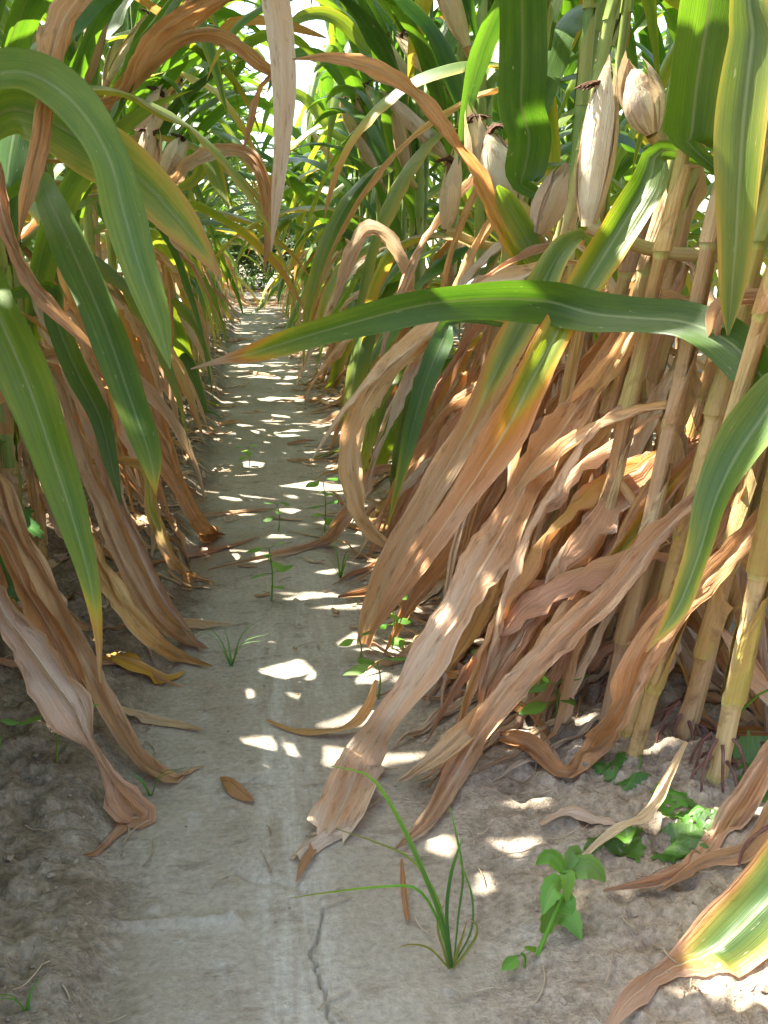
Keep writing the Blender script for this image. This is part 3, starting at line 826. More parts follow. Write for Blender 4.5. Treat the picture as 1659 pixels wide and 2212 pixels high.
hero(nearest(PL, 2.12), H([(400, 400, 2.3, 20), (440, 330, 2.28, 34), (470, 390, 2.24, 34), (495, 450, 2.2, 4)], (.3, .5)))
hero(nearest(PL, 2.12), H([(430, 80, 2.5, 20), (500, 48, 2.5, 26, 30), (580, 42, 2.5, 26, 40), (650, 62, 2.5, 20, 30), (705, 82, 2.5, 3)], (.66, .72)), zb=1.05)
hero(nearest(PL, 2.12), H([(480, 150, 2.9, 16), (530, 95, 2.9, 26, 20), (590, 70, 2.9, 28, 40), (650, 90, 2.9, 22, 30), (690, 140, 2.9, 3)], (.25, .32)), zb=1.1)
# right row
hero(nearest(PR, 1.57), H([(1140, 575, 1.55, 40), (1105, 520, 1.53, 66, 10), (1070, 455, 1.5, 62, 10), (1025, 370, 1.47, 54, 20), (960, 280, 1.42, 48, 25), (890, 198, 1.38, 60, 15), (800, 147, 1.33, 56, 20), (710, 124, 1.3, 34, 10), (630, 128, 1.27, 5)], [(.3, .45), (.40, .62), (.62, .66), (.74, .78)] + [(.78, .82)] * 5), **DRY, label='long dry leaf reaching up and over towards the path')
hero(nearest(PR, 1.70), H([(1165, 560, 1.52, 40), (1130, 500, 1.5, 56), (1090, 430, 1.48, 44), (1075, 400, 1.47, 5)], (.2, .4)))
hero(nearest(PR, .82), H([(1690, 880, .83, 90, -25), (1640, 805, .86, 100, -20), (1570, 735, .9, 102, 0), (1480, 697, .94, 88, 25), (1380, 688, .98, 78, 30), (1280, 678, 1.02, 92, 15), (1180, 650, 1.06, 100, -20), (1060, 645, 1.1, 88, -25), (920, 657, 1.14, 76, -20), (780, 692, 1.17, 66, -10), (640, 733, 1.2, 54, 0), (545, 763, 1.22, 38, 0), (480, 778, 1.23, 16, 0), (412, 797, 1.24, 3)], [(.10, .15)] * 9 + [(.14, .24), (.24, .42), (.42, .7), (.9, .9), (.95, .95)]), fold=.3, wave=.12, wf=3.5, n=70, label='long dark green leaf stretched right across the path')
hero(nearest(PR, .82), H([(1700, 830, .82, 80, 20), (1645, 905, .82, 112, 15), (1592, 985, .82, 98, 20), (1547, 1080, .815, 76, 30), (1510, 1200, .81, 58, 20), (1460, 1320, .8, 44, 0), (1395, 1408, .79, 4)], [(.18, .34)] * 4 + [(.24, .48), (.3, .6), (.75, .8)]), fold=.5, wave=.12, wf=5, label='green leaf with yellow edge twisting downward')
hero(nearest(PR, .82), H([(1690, 1080, .85, 60), (1600, 1180, .84, 70, 15), (1480, 1310, .84, 78, 20), (1390, 1420, .84, 92, 15), (1352, 1530, .85, 80, 25), (1290, 1640, 'g', 70, 10), (1220, 1692, 'g', 52, 10), (1140, 1640, 'g', 66, 0), (1060, 1600, 'g', 10)], (.82, .86)), **DRY, label='dry leaf looping along the soil at the row foot')
hero(nearest(PR, .68), H([(1860, 1690, .62, 110, 20), (1750, 1835, .61, 150, 10), (1655, 1950, .605, 165, 5), (1545, 2055, .6, 130, 0), (1440, 2118, .6, 66, 0), (1365, 2185, 'g', 50, 0), (1300, 2260, 'g', 10)], [(.12, .4), (.08, .6), (.10, .82), (.2, .84), (.8, .86), (.86, .9), (.9, .9)]), fold=.15, wave=.1, n=50, cr=.08, label='mottled green leaf with pink dry edges in the bottom corner', fray=.01)
hero(nearest(PR, 1.21), H([(1385, 680, 1.18, 40), (1290, 820, 1.14, 60, 10), (1180, 985, 1.09, 80, 25), (1085, 1160, 1.03, 84, 20), (990, 1320, .98, 80, 25), (900, 1460, .94, 76, 10), (832, 1560, .92, 66, 10), (785, 1655, 'g', 90, 0), (735, 1765, 'g', 116, 0), (712, 1815, 'g', 100, 0)], [(.88, .90)] * 4 + [(.96, .96)] * 4 + [(.88, .9), (.99, .99)]), **{**DRY, 'cr': .3, 'curl': .3, 'ws': 1.0}, n=60, fray=.012, label='widest dry leaf, its blunt end lying on the path')
hero(nearest(PR, 1.21), H([(1330, 900, 1.14, 40), (1230, 1000, 1.12, 70), (1120, 1150, 1.08, 100, 10), (1060, 1260, 1.06, 110, 10), (1010, 1370, 1.05, 70, 10), (965, 1450, 1.03, 5)], (.86, .84)), **DRY)
hero(nearest(PR, .90), H([(1545, 1055, .93, 40), (1430, 1150, .92, 72, 20), (1300, 1300, .9, 88, 15), (1170, 1430, .89, 84, 20), (1060, 1555, .885, 78, 10), (985, 1690, 'g', 80, 0), (925, 1790, 'g', 60, 0), (850, 1855, 'g', 5)], (.84, .88)), **DRY, label='crinkled tan leaf ending at the grass tuft')
hero(nearest(PR, 1.00), H([(1500, 1105, 1.0, 60), (1385, 1205, .98, 78, 15), (1250, 1330, .95, 72, 30), (1130, 1470, .925, 80, 15), (1030, 1560, .91, 78, 10), (950, 1632, .9, 66, 10), (876, 1682, .89, 16)], [(.9, .94), (.8, .9), (.7, .9), (.84, .9), (.82, .84), (.8, .84), (.8, .8)]), **DRY, fray=.012)
hero(nearest(PR, 1.10), H([(1545, 940, .98, 30), (1440, 1060, .97, 58, 10), (1340, 1190, .96, 70, 10), (1270, 1290, .95, 64), (1200, 1400, .94, 40), (1160, 1480, .93, 4)], [(.8, .84), (.5, .84), (.46, .86), (.6, .84), (.8, .84), (.8, .8)]), **DRY)
hero(nearest(PR, 1.10), H([(1440, 325, 1.08, 40), (1400, 400, 1.075, 76, 10), (1310, 545, 1.06, 86, 10), (1220, 690, 1.05, 74, 20), (1150, 820, 1.04, 76, 10), (1090, 935, 1.03, 88, 0), (990, 1090, 1.03, 66, 10), (880, 1250, 1.06, 54, 25), (800, 1370, 1.1, 6)], [(.16, .24), (.18, .3), (.18, .5), (.26, .62), (.28, .7), (.6, .84), (.84, .86), (.84, .86), (.84, .86)]), n=60, fold=.3, wave=.1, cr=.1, label='leaf green above, yellow striped, then dry toward its tip')
hero(nearest(PR, 1.33), H([(1272, 530, 1.3, 18), (1255, 510, 1.29, 34, 40), (1210, 545, 1.28, 56, 20), (1150, 660, 1.25, 70, 10), (1080, 790, 1.23, 64, 10), (1020, 915, 1.21, 62, 0), (930, 1070, 1.21, 62, 25), (850, 1210, 1.23, 58, 20), (800, 1330, 1.25, 50, 0), (785, 1400, 'g', 30)], [(.3, .5)] * 2 + [(.22, .5), (.26, .62), (.32, .68), (.66, .8)] + [(.8, .84)] * 4), n=60, fold=.3, wave=.12, cr=.14, label='folded leaf striped yellow that dries halfway down')
hero(nearest(PR, 1.57), H([(1130, 402, 1.55, 34), (1132, 372, 1.545, 84, 5), (1143, 300, 1.53, 98, 10), (1126, 230, 1.51, 96, 5), (1128, 140, 1.49, 102, 10), (1128, 40, 1.47, 108, 10), (1120, -80, 1.44, 95, 10), (1090, -260, 1.4, 6)], (.03, .07)), fold=.2, wave=.16, wf=7, label='broad dark green upright leaf with wavy edges')
hero(nearest(PR, 1.00), H([(1490, 312, .985, 40), (1494, 288, .98, 112, 0), (1505, 180, .965, 128, 10), (1525, 60, .95, 134, 10), (1550, -80, .93, 120, 10), (1600, -320, .9, 8)], (.12, .22)), fold=.35, wave=.1, label='wide green leaf rising from the pale sheath')
hero(nearest(PR, .90), H([(1650, -90, .88, 60), (1626, 90, .875, 104, 10), (1608, 250, .875, 112, 20), (1597, 400, .875, 96, 15), (1590, 520, .875, 76, 10), (1580, 640, .875, 48, 0), (1572, 725, .875, 4)], (.22, .5)), zb=.86, fold=.25, label='green leaf with brown edge hanging straight down')
hero(nearest(PR, 1.21), H([(1250, 1020, 1.14, 14), (1190, 1055, 1.12, 20), (1140, 1085, 1.1, 24, 30), (1128, 1110, 1.1, 34, 10), (1124, 1200, 1.1, 52, 0), (1118, 1330, 1.1, 56, 0), (1108, 1430, 1.1, 46, 0), (1100, 1490, 1.1, 8)], (.82, .88)), **{**DRY, 'curl': .2})
hero(nearest(PR, 1.70), H([(1010, 680, 1.62, 26), (920, 735, 1.57, 72, 10), (835, 810, 1.52, 80, 15), (778, 900, 1.47, 74, 10), (757, 985, 1.44, 66, 0), (772, 1075, 1.41, 60, 20), (805, 1150, 1.39, 50, 20), (862, 1196, 1.38, 10)], (.82, .84)), **DRY)
hero(nearest(PR, 1.84), H([(905, 640, 1.9, 26), (880, 590, 1.88, 40), (845, 530, 1.86, 44, 20), (800, 502, 1.84, 46, 50), (765, 545, 1.82, 46, 20), (740, 600, 1.8, 36), (720, 665, 1.79, 4)], (.88, .96)), **DRY)
hero(nearest(PR, 1.70), H([(840, 1010, 1.75, 30), (790, 1065, 1.7, 44, 20), (745, 1122, 1.65, 48, 10), (700, 1180, 'g', 40), (600, 1207, 'g', 18), (450, 1240, 'g', 4)], (.84, .9)), **DRY)
hero(nearest(PR, 1.57), H([(990, 690, 1.5, 16), (955, 740, 1.48, 48, 10), (918, 830, 1.46, 44, 10), (892, 920, 1.45, 36), (870, 1010, 1.44, 24), (838, 1135, 1.43, 3)], [(.10, .15)] * 4 + [(.3, .4), (.45, .6)]))
hero(nearest(PR, .90), H([(1700, 700, .9, 50), (1640, 650, .9, 64, 20), (1575, 655, .9, 66, 30), (1548, 700, .91, 56, 20), (1540, 770, .92, 10)], (.84, .92)), **DRY)
hero(nearest(PR, .68), H([(1700, 1600, .74, 60), (1610, 1740, .735, 92, 10), (1545, 1830, .73, 66, 20), (1460, 1902, 'g', 50, 10), (1300, 1962, 'g', 8)], (.9, .92)), **DRY, label='dry leaf trailing over the soil at lower right')
hero(nearest(PR, .68), H([(1700, 1700, .70, 50), (1620, 1830, .69, 60, 10), (1520, 1890, 'g', 46, 10), (1420, 1950, 'g', 6)], (.86, .92)), **DRY)
hero(nearest(PR, .90), H([(1620, 1000, .9, 40), (1530, 1180, .92, 70, 10), (1430, 1310, .93, 76, 15), (1360, 1430, .95, 50, 10), (1330, 1520, .96, 6)], (.8, .78)), **DRY)
hero(nearest(PR, 1.10), H([(1420, 640, 1.1, 40), (1330, 780, 1.12, 72, 15), (1240, 900, 1.14, 80, 10), (1140, 1080, 1.16, 72, 15), (1060, 1240, 1.18, 50), (1000, 1340, 1.2, 5)], (.84, .86)), **DRY)
hero(nearest(PR, 1.33), H([(1210, 800, 1.35, 36), (1120, 960, 1.33, 66, 15), (1010, 1150, 1.32, 74, 15), (900, 1290, 1.31, 60, 20), (830, 1420, 'g', 6)], (.78, .8)), **DRY)
hero(nearest(PR, 1.45), H([(1100, 760, 1.5, 30), (1010, 900, 1.48, 64, 15), (930, 1040, 1.46, 66, 20), (870, 1160, 1.44, 56, 10), (830, 1260, 1.42, 40), (730, 1300, 'g', 6)], (.78, .82)), **DRY)
hero(nearest(PR, 1.57), H([(1200, 530, 1.5, 20), (1100, 570, 1.46, 30, 40), (1030, 620, 1.42, 34, 30), (960, 680, 1.4, 24), (900, 730, 1.38, 4)], (.84, .88)), **DRY)

# ---- ears
def ear_px(p, a, b, Yd, rad, **kw):
    A = at(a[0], a[1], Yd); B = at(b[0], b[1], Yd)
    d = B - A
    return make_ear(p, tuple(A), tuple(d), d.length, rad, **kw)
ear_px(nearest(PR, 1.10), (1270, 490), (1312, 165), 1.13, .0185, tone=.78, flare=.012)
ear_px(nearest(PR, 1.21), (1408, 288), (1365, 140), 1.17, .023, tone=.95, silk=False, flare=.02)
ear_px(nearest(PR, 1.70), (1108, 435), (1050, 275), 1.62, .026, tone=.96, flare=.02)
ear_px(nearest(PR, 1.84), (962, 495), (985, 340), 1.78, .017, tone=.55, flare=.02)
ear_px(nearest(PR, 1.84), (1040, 400), (1015, 250), 1.72, .016, tone=.45, flare=.03)
ear_px(nearest(PR, 1.57), (1160, 505), (1215, 370), 1.5, .024, tone=.75, silk=False, flare=.05)
ear_px(nearest(PL, 1.82), (300, 300), (355, 200), 2.2, .024, tone=.8, flare=.04)
ear_px(nearest(PL, 1.97), (310, 400), (330, 280), 2.1, .022, tone=.7, flare=.03)
ear_px(nearest(PL, 2.12), (355, 380), (400, 300), 2.4, .022, tone=.85, flare=.04)

# ---- ordinary leaves of the near plants, then the rest of the rows
for p in PR + PL:
    leaves_for(p, .92)
    for z in np.arange(.08, .76 if p.side > 0 else .5, .052 if p.side > 0 else .05):      # the withered skirt of the row
        if p.loc[1] > .8:
            inw = math.pi + .5 if p.side > 0 else -.5
            grow_leaf(p, float(z), inw + random.gauss(0, .8), 'skirt')
    if p.side < 0 and p.loc[1] < 1.6:  # extra outward leaves, added to keep sun off the near path
        for z in (.12, .2, .28, .35, .42, .55, .7, .82, .95, 1.1):
            if z > p.height - .05: continue
            grow_leaf(p, z, random.choice([math.pi, math.pi * .6, -math.pi * .6]), 'green' if z > .6 and p.loc[1] > 1.3 else random.choice(['hang', 'dry', 'mid']))
    if p.side < 0 and .75 < p.loc[1] < 1.4:      # extra leaves added along the row, unseen, to block sun on the path
        for z in np.arange(.34, .82, .045):
            grow_leaf(p, float(z), random.choice([1, -1]) * math.pi / 2 + random.uniform(.0, .5), random.choice(['hang', 'hang', 'dry']))
    if .45 < p.loc[1] < 1.05: make_roots(p)
EXTRA = [(.875, 'slim straw coloured stalk between the two rightmost thick stalks'), (.925, 'slim leaning straw coloured stalk beside the creeper'), (1.03, 'slim stalk rising behind the looping dry leaf'), (1.18, 'slim stalk just left of the stalk with the yellow edged leaf'), (1.30, 'slim bare stalk among hanging dry strips under the folded leaf'),
         (.95, 'thin dry corn stalk squeezed behind the pale sunlit stalk'), (1.055, 'thin tan corn stalk just left of the pale sunlit stalk'), (1.155, 'tan corn stalk below the long husked ear'), (1.27, 'tan corn stalk under the plump white husk'),
         (1.39, 'slender dry stalk behind the yellow striped folded leaf'), (1.51, 'slender dry stalk in shade beside the broad upright leaf'), (1.63, 'slender tan stalk under the sunlit white ear'), (1.77, 'slender tan stalk between the white ear and the dangling ear')]
for y, lb in EXTRA:
    p = new_plant(XR + random.choice([-.07, -.05, .04]) + random.uniform(-.015, .015), y, 1, 1, lb, None, lean=(random.uniform(.1, .3), random.uniform(-.1, .1)))
    for z in np.arange(.12, .76, .08): grow_leaf(p, float(z), math.pi + .5 + random.gauss(0, 1.0), 'skirt')
    for z in (.5, .64, .78, .92, 1.06, 1.2): grow_leaf(p, z, random.uniform(0, 6.28), random.choice(['hang', 'green', 'green', 'mid']))
    PX.append(p)
for p in PR + PX + [q for q in PL if q.loc[1] > 1.2]:
    for z in p.nodes:
        if .02 < z < p.dryh + .15: make_sheath(p, z, z + random.uniform(.07, .15), random.uniform(0, 6.28), random.uniform(.68, .92) if z < p.dryh else random.uniform(.4, .7))
ordn = {}
ORD = ['directly', 'second', 'third', 'fourth', 'fifth', 'sixth', 'seventh', 'eighth', 'ninth', 'tenth', 'eleventh', 'twelfth', 'thirteenth', 'fourteenth', 'fifteenth', 'sixteenth']
def seg_label(side, y, row):
    s = 'left' if side < 0 else 'right'
    if row == 2: return 'corn plant of the second row behind the %s hand row' % s, 'corn plants of the second %s row' % s
    if row == 3: return 'corn plant of the third row deep behind the %s hand row' % s, 'corn plants of the third %s row' % s
    if y < 4.2: return 'green corn plant with dry lower skirts midway along the %s row' % s, 'corn plants midway along the %s row' % s
    return 'small distant green corn plant near the far end of the %s row' % s, 'corn plants near the far end of the %s row' % s
for side, y0 in ((1, 1.99), (-1, 2.28)):
    for y in row_ys(y0, 9.6, .132):
        lb, g = seg_label(side, y, 1)
        ordn[side] = ordn.get(side, -1) + 1
        if y < 4.2 and ordn[side] < len(ORD):
            lb = 'corn plant %s behind the one %s' % (ORD[ordn[side]], 'with the narrow dangling ear in the right row' if side > 0 else 'bearing the rust brown hooked leaf in the left row')
        p = new_plant((XR if side > 0 else XL) + random.uniform(-.03, .03), y, side, 1, lb, g, random.uniform(1.35, 1.65) + (.25 if y < 2.9 and side < 0 else 0))  # nearer left plants made taller, tops unseen, to shade the right row
        leaves_for(p)
        if p.lod < 2 and random.random() < .5 or random.random() < .18:
            zc = random.uniform(.62, .85)
            s = stalk_axis(p, zc) + np.array(p.loc)
            d = Vector((-side * random.uniform(.1, .6), random.uniform(-.5, .3), random.uniform(.3, 1)))
            make_ear(p, tuple(s + np.array([-side * .03, -.01, 0])), d, random.uniform(.15, .2), random.uniform(.019, .024), tone=random.uniform(.5, .95), lod=1 if p.lod < 2 else 2, silk=p.lod < 2)
for side, row in ((1, 2), (-1, 2), (1, 3), (-1, 3)):
    y0, y1 = {(1, 2): (.2, 7.0), (-1, 2): (.5, 7.5), (1, 3): (1.5, 6.5), (-1, 3): (1.2, 7.0)}[(side, row)]
    for y in row_ys(y0, y1, .185 if row == 2 else .25):
        lb, g = seg_label(side, y, row)
        p = new_plant(XC + side * (HALF + .76 * (row - 1)) + random.uniform(-.03, .03), y, side, row, lb, g)
        if row == 3: p.lod = 2
        leaves_for(p, .9 if row == 2 else .75)

# thin leaves of the farther plants that cross the bright gap
ROWS = {s: [p for p in PLANTS if p.row == 1 and p.side == s] for s in (1, -1)}
for side, Yd, pts, tn in [(1, 3.4, [(770, 210, 24), (700, 130, 30), (640, 118, 28), (600, 150, 20), (578, 200, 3)], .18), (1, 4.2, [(720, 290, 18), (660, 215, 26), (610, 205, 24), (580, 240, 16), (565, 290, 3)], .30),
                          (-1, 4.0, [(380, 330, 18), (480, 235, 26), (545, 215, 26), (600, 245, 18), (630, 300, 3)], .15), (-1, 5.2, [(430, 390, 14), (510, 290, 20), (570, 275, 20), (615, 310, 14), (635, 365, 3)], .22),
                          (1, 5.6, [(690, 370, 14), (640, 290, 20), (600, 280, 18), (575, 310, 12), (562, 350, 3)], .12), (1, 2.9, [(800, 110, 20), (740, 50, 32), (690, 30, 30), (640, 45, 22), (610, 90, 3)], .34)]:
    hero(nearest(ROWS[side], Yd), H([(a, b_, Yd, c_, 25) for a, b_, c_ in pts], (tn, tn + .06)), n=22)

# ================================================================== WEEDS AND LITTER
def leaflet(L, Wd, seed, n=9, cols=COLS_LO, fold=.25, droop=.25, serr=.0, tone=.3):
    t = np.linspace(0, 1, n)
    C = np.stack([t * L, t * 0, -droop * L * t ** 2], -1)
    W = Wd * np.sin(np.clip(t, .02, .985) * math.pi) ** .75 * (1.15 - .45 * t)
    if serr: W = W * (1 + serr * np.where(np.arange(n) % 2, 1, -1))
    SD = np.tile([0, 1.0, 0], (n, 1))
    Vv, uv, tn = leaf_geo(C, SD, W, np.full(n, tone), np.full(n, tone + .06), cols, seed, fold, .08, 20, 0, .1, floor=False)
    return Vv, uv, tn, grid_faces(n, len(cols))
def place(Vv, loc, az, el, roll=0.0):
    M = np.array(Matrix.Rotation(az, 3, 'Z') @ Matrix.Rotation(-el, 3, 'Y') @ Matrix.Rotation(roll, 3, 'X'))
    return Vv @ M.T + np.asarray(loc)
def stem_part(name, pts, r0, r1, root, mat=WEED, tone=.45):
    v, f, uv = tube(catmull(pts, 10), np.linspace(r0, r1, 10), 6)
    return link(name, mesh(name, v, f, mat, uv, np.full(len(v), tone)), root)
def seedling(px, py, h, nl, ls, label, name='weed_seedling', tone=.3, wr=.62, group=None, serr=0.0, lean=(0, 0)):
    b = ground(px, py, 0)
    root = thing(name, label, 'weed', b, group)
    top = np.array([lean[0], lean[1], h])
    stem_part('stem', [(0, 0, -.01), tuple(top * .5 + np.array([.004, .002, 0])), tuple(top)], .0014, .0009, root)
    for k in range(nl):
        tz = 1 - (k // 2) * .24 if nl > 3 else 1 - .1 * k
        az = (k % 2) * math.pi + (k // 2) * 1.5 + random.uniform(-.4, .4) + .5
        l = ls * random.uniform(.8, 1.15)
        Vv, uv, tn, F = leaflet(l, l * wr, random.randrange(9999), 11 if serr else 8, COLS_LO, .25, .3, serr, tone + random.uniform(-.1, .15))
        c = top * max(tz, .25)
        off = np.array([math.cos(az), math.sin(az), .3]) * ls * .35
        pv, pf, puv = tube([c, c + off * .5, c + off], .0007, 4)
        lo = link('leaf', mesh('leaf', place(Vv, c + off, az, random.uniform(-.1, .45), random.uniform(-.3, .3)), F, WEED, uv, tn), root)
        link('petiole', mesh('petiole', pv, pf, WEED, puv, np.full(len(pv), .5)), lo)
    return root
# the leafy weed at lower right
def leafy_weed():
    b = ground(1155, 2075, 0)
    root = thing('leafy_weed', 'bright green leafy weed with toothed oval leaves on bare soil', 'weed', b)
    stem = [ (1155, 2080, 0.0), (1175, 2030, .01), (1200, 1970, .02), (1222, 1920, .035), (1225, 1890, .045)]
    yb = b.y
    pts = [np.array(at(px, py, yb + dy)) - np.array(b) for px, py, dy in stem]
    pts[0][2] = -.004
    stem_part('stem', pts, .0022, .0012, root)
    # leaf: base px, tip px, width
    for (bx, by, tx, ty, wd, tn0) in [(1220, 1890, 1158, 1868, 34, .22), (1222, 1888, 1252, 1852, 30, .18), (1224, 1892, 1225, 1955, 30, .40), (1228, 1895, 1308, 1905, 46, .25), (1212, 1920, 1172, 1975, 46, .35),
                                (1205, 1960, 1172, 2040, 40, .30), (1215, 1965, 1240, 1978, 26, .3), (1195, 1985, 1255, 2030, 44, .28), (1185, 2010, 1172, 2095, 40, .38), (1205, 1970, 1215, 1995, 24, .15)]:
        A = np.array(at(bx, by, yb + .03)) - np.array(b); B = np.array(at(tx, ty, yb + random.uniform(.0, .05))) - np.array(b)
        n = 15; t = np.linspace(0, 1, n)[:, None]
        C = A + (B - A) * t + np.array([0, 0, .012]) * np.sin(t * 3.14)
        W = wd * .92 / FPX * np.sin(np.clip(t[:, 0], .02, .985) * math.pi) ** .7 * (1.15 - .4 * t[:, 0])
        W = W * (1 + .07 * np.where(np.arange(n) % 2, 1, -1))
        T = unit(np.gradient(C, axis=0)); vd = unit(C + np.array(b) - np.array([0, 0, CAM_H]))
        SD = unit(np.cross(vd, T)); N = np.cross(T, SD); rl = random.uniform(-.35, .35)
        SD = SD * math.cos(rl) + N * math.sin(rl)
        Vv, uv, tn = leaf_geo(C, SD, W, np.full(n, tn0), np.full(n, tn0 + .05), COLS_MD, random.randrange(9999), .25, .05, 20, 0, .15, floor=False)
        link('leaf', mesh('leaf', Vv, grid_faces(n, len(COLS_MD)), WEED, uv, tn), root)
leafy_weed()
# the grass tuft on the path
def blade_thing(root, b, pts, wpx, tone):
    rows = [[*(np.array(at(px, py, b.y + dy)) - np.array(b)), w_] for (px, py, dy), w_ in zip(pts, wpx)]
    A = catmull(rows, 18); C = A[:, :3]; W = np.maximum(A[:, 3] * .6 / FPX, .0005)
    T = unit(np.gradient(C, axis=0)); vd = unit(C + np.array(b) - np.array([0, 0, CAM_H])); SD = np.cross(vd, T)
    t = np.linspace(0, 1, 18)
    Vv, uv, tn = leaf_geo(C, SD, W, tone[0] + (tone[1] - tone[0]) * t ** 2, tone[0] + .05 + (tone[1] - tone[0]) * t ** 1.5, COLS_LO, random.randrange(9999), .6, .05, 8, 0, .1, floor=False)
    return link('blade', mesh('blade', Vv, grid_faces(18, 5), WEED, uv, tn), root)
b = ground(975, 2095, 0)
root = thing('grass_tuft', 'wiry grass tuft with arching green blades beside the path', 'grass tuft', b)
for pts, wp, tn in [([(975, 2090, 0), (955, 1990, -.01), (900, 1850, -.015), (845, 1740, -.02), (795, 1675, -.03), (715, 1655, -.04)], (9, 12, 13, 11, 7, 2), (.0, .5)),
                    ([(975, 2085, 0), (945, 1985, .0), (900, 1920, -.005), (830, 1915, -.01), (730, 1925, -.02), (625, 1940, -.03)], (7, 8, 8, 7, 5, 2), (.15, .85)),
                    ([(976, 2085, 0), (965, 1980, .01), (972, 1900, .01), (985, 1850, .0), (1000, 1810, -.01)], (8, 10, 11, 8, 2), (.0, .2)),
                    ([(980, 2085, 0), (990, 1980, .02), (1000, 1890, .02), (985, 1800, .02), (970, 1740, .02)], (5, 6, 7, 6, 2), (.05, .3)),
                    ([(980, 2085, 0), (1018, 2010, .01), (1020, 1940, .015), (1005, 1890, .01), (990, 1855, .0)], (5, 6, 6, 5, 2), (.05, .35)),
                    ([(972, 2088, 0), (960, 1990, .01), (930, 1910, .01), (880, 1850, 0), (800, 1815, -.01), (725, 1790, -.02)], (5, 7, 7, 6, 4, 2), (.4, .9)),
                    ([(985, 2085, 0), (1025, 2030, 0), (1030, 2000, 0), (1015, 1985, 0)], (7, 8, 6, 2), (.7, .95)),
                    ([(970, 2092, 0), (930, 2050, -.01), (890, 2040, -.02), (860, 2046, -.02)], (5, 6, 5, 2), (.8, 1.0)),
                    ([(970, 2092, 0), (960, 2055, 0), (945, 2000, 0), (960, 1950, .0)], (8, 9, 7, 2), (.8, 1.0)),
                    ([(978, 2092, 0), (990, 2050, 0), (1000, 2020, 0), (1008, 1990, 0)], (9, 9, 6, 2), (.85, .95))]:
    blade_thing(root, b, pts, wp, tn)
def small_grass(px, py, label, n=5, h=.05):
    b = ground(px, py, 0); root = thing('grass_sprig', label, 'grass', b)
    for k in range(n):
        a = random.uniform(0, 6.28); hh = h * random.uniform(.6, 1.1)
        pts = [(0, 0, 0), (.3 * hh * math.cos(a), .3 * hh * math.sin(a), .6 * hh), (.9 * hh * math.cos(a), .9 * hh * math.sin(a), .8 * hh)]
        C = catmull(pts, 9); W = np.linspace(.004, .0005, 9)
        SD = np.tile([-math.sin(a), math.cos(a), 0], (9, 1))
        Vv, uv, tn = leaf_geo(C, SD, W, np.full(9, .2), np.full(9, .25), COLS_LO, k, .5, 0, 5, 0, 0, floor=False)
        link('blade', mesh('blade', Vv, grid_faces(9, 5), WEED, uv, tn), root)
small_grass(500, 1440, 'thin grass sprig at the left edge of the path below dry leaves', 6, .075)
small_grass(735, 1250, 'upright grass sprig right of the path by a dangling dry tip', 6, .06)
small_grass(325, 1720, 'green grass sprig under the curled leaf tips at lower left', 4, .05)
small_grass(58, 2190, 'tiny grass shoot on the rough soil in the bottom left corner', 3, .03)
seedling(120, 1650, .06, 3, .033, 'three leaved seedling on the crumbly left bank', tone=.42, wr=.8)
seedling(-5, 1640, .03, 2, .022, 'cut off seedling leaf at the left picture edge', tone=.45, wr=.8)
seedling(585, 1300, .085, 7, .028, 'tall slender seedling standing in the middle of the path', tone=.3, wr=.6)
seedling(600, 1150, .055, 5, .02, 'small seedling in the path beyond the tall slender one', tone=.28, wr=.8)
seedling(700, 1150, .10, 8, .028, 'bushy seedling at the right edge of the path', tone=.3, wr=.9)
seedling(537, 1010, .05, 5, .024, 'distant round leaved seedling in the shaded path', tone=.25, wr=.9)
seedling(815, 1510, .05, 3, .03, 'heart leaved seedling beside the widest dry leaf', tone=.22, wr=.9)
seedling(1195, 1580, .05, 5, .034, 'bright seedling between fallen dry leaves under the right row', tone=.25, wr=.6)
seedling(845, 1400, .07, 7, .026, 'leafy seedling behind dry leaf tips right of the path', tone=.25, wr=.8)
seedling(1045, 1465, .04, 4, .022, 'small seedling deep under the right row stalks', tone=.25, wr=.8)
seedling(775, 1420, .03, 2, .02, 'two leaved sprout at the foot of the dry leaf tips', tone=.3, wr=.8)
seedling(350, 2090 - 30, .004, 1, .006, 'speck of a green sprout low on the path left edge', tone=.3) if False else None
seedling(1125, 2095, .015, 2, .014, 'tiny round sprout at the foot of the leafy weed', tone=.3, wr=.9)
# the ragged creeper at lower right
def lobed(L, seed, tone, holes=True):
    """ivy-like three lobed blade with eaten holes"""
    out = [(0, 0), (-.06, .2), (.08, .52), (.30, .46), (.38, .24), (.62, .26), (1, 0), (.62, -.26), (.38, -.24), (.30, -.46), (.08, -.52), (-.06, -.2)]
    rs = np.random.default_rng(seed); n = 15
    g = np.linspace(-.08, 1, n); h = np.linspace(-.55, .55, n)
    poly = np.array(out)
    VV, FF, ids = [], [], {}
    def vid(i, j):
        if (i, j) not in ids:
            ids[(i, j)] = len(VV); x, y = g[i], h[j]
            VV.append((x * L, y * L, L * (.15 * abs(y) - .25 * x * x + .04 * math.sin(x * 9 + seed) * math.cos(y * 8))))
        return ids[(i, j)]
    hs = [(rs.uniform(.1, .8), rs.uniform(-.3, .3), rs.uniform(.02, .055)) for _ in range(7)] if holes else []
    for i in range(n - 1):
        for j in range(n - 1):
            cx, cy = (g[i] + g[i + 1]) / 2, (h[j] + h[j + 1]) / 2
            if not inside(poly, np.array([cx]), np.array([cy]))[0]: continue
            if any((cx - a) ** 2 + (cy - b_) ** 2 < r_ * r_ for a, b_, r_ in hs): continue
            FF.append((vid(i, j), vid(i + 1, j), vid(i + 1, j + 1), vid(i, j + 1)))
    VV = np.array(VV)
    uv = np.stack([VV[:, 1] / L * .8 + .5, VV[:, 0] + seed * .01], -1)
    return VV, FF, uv, np.full(len(VV), tone)
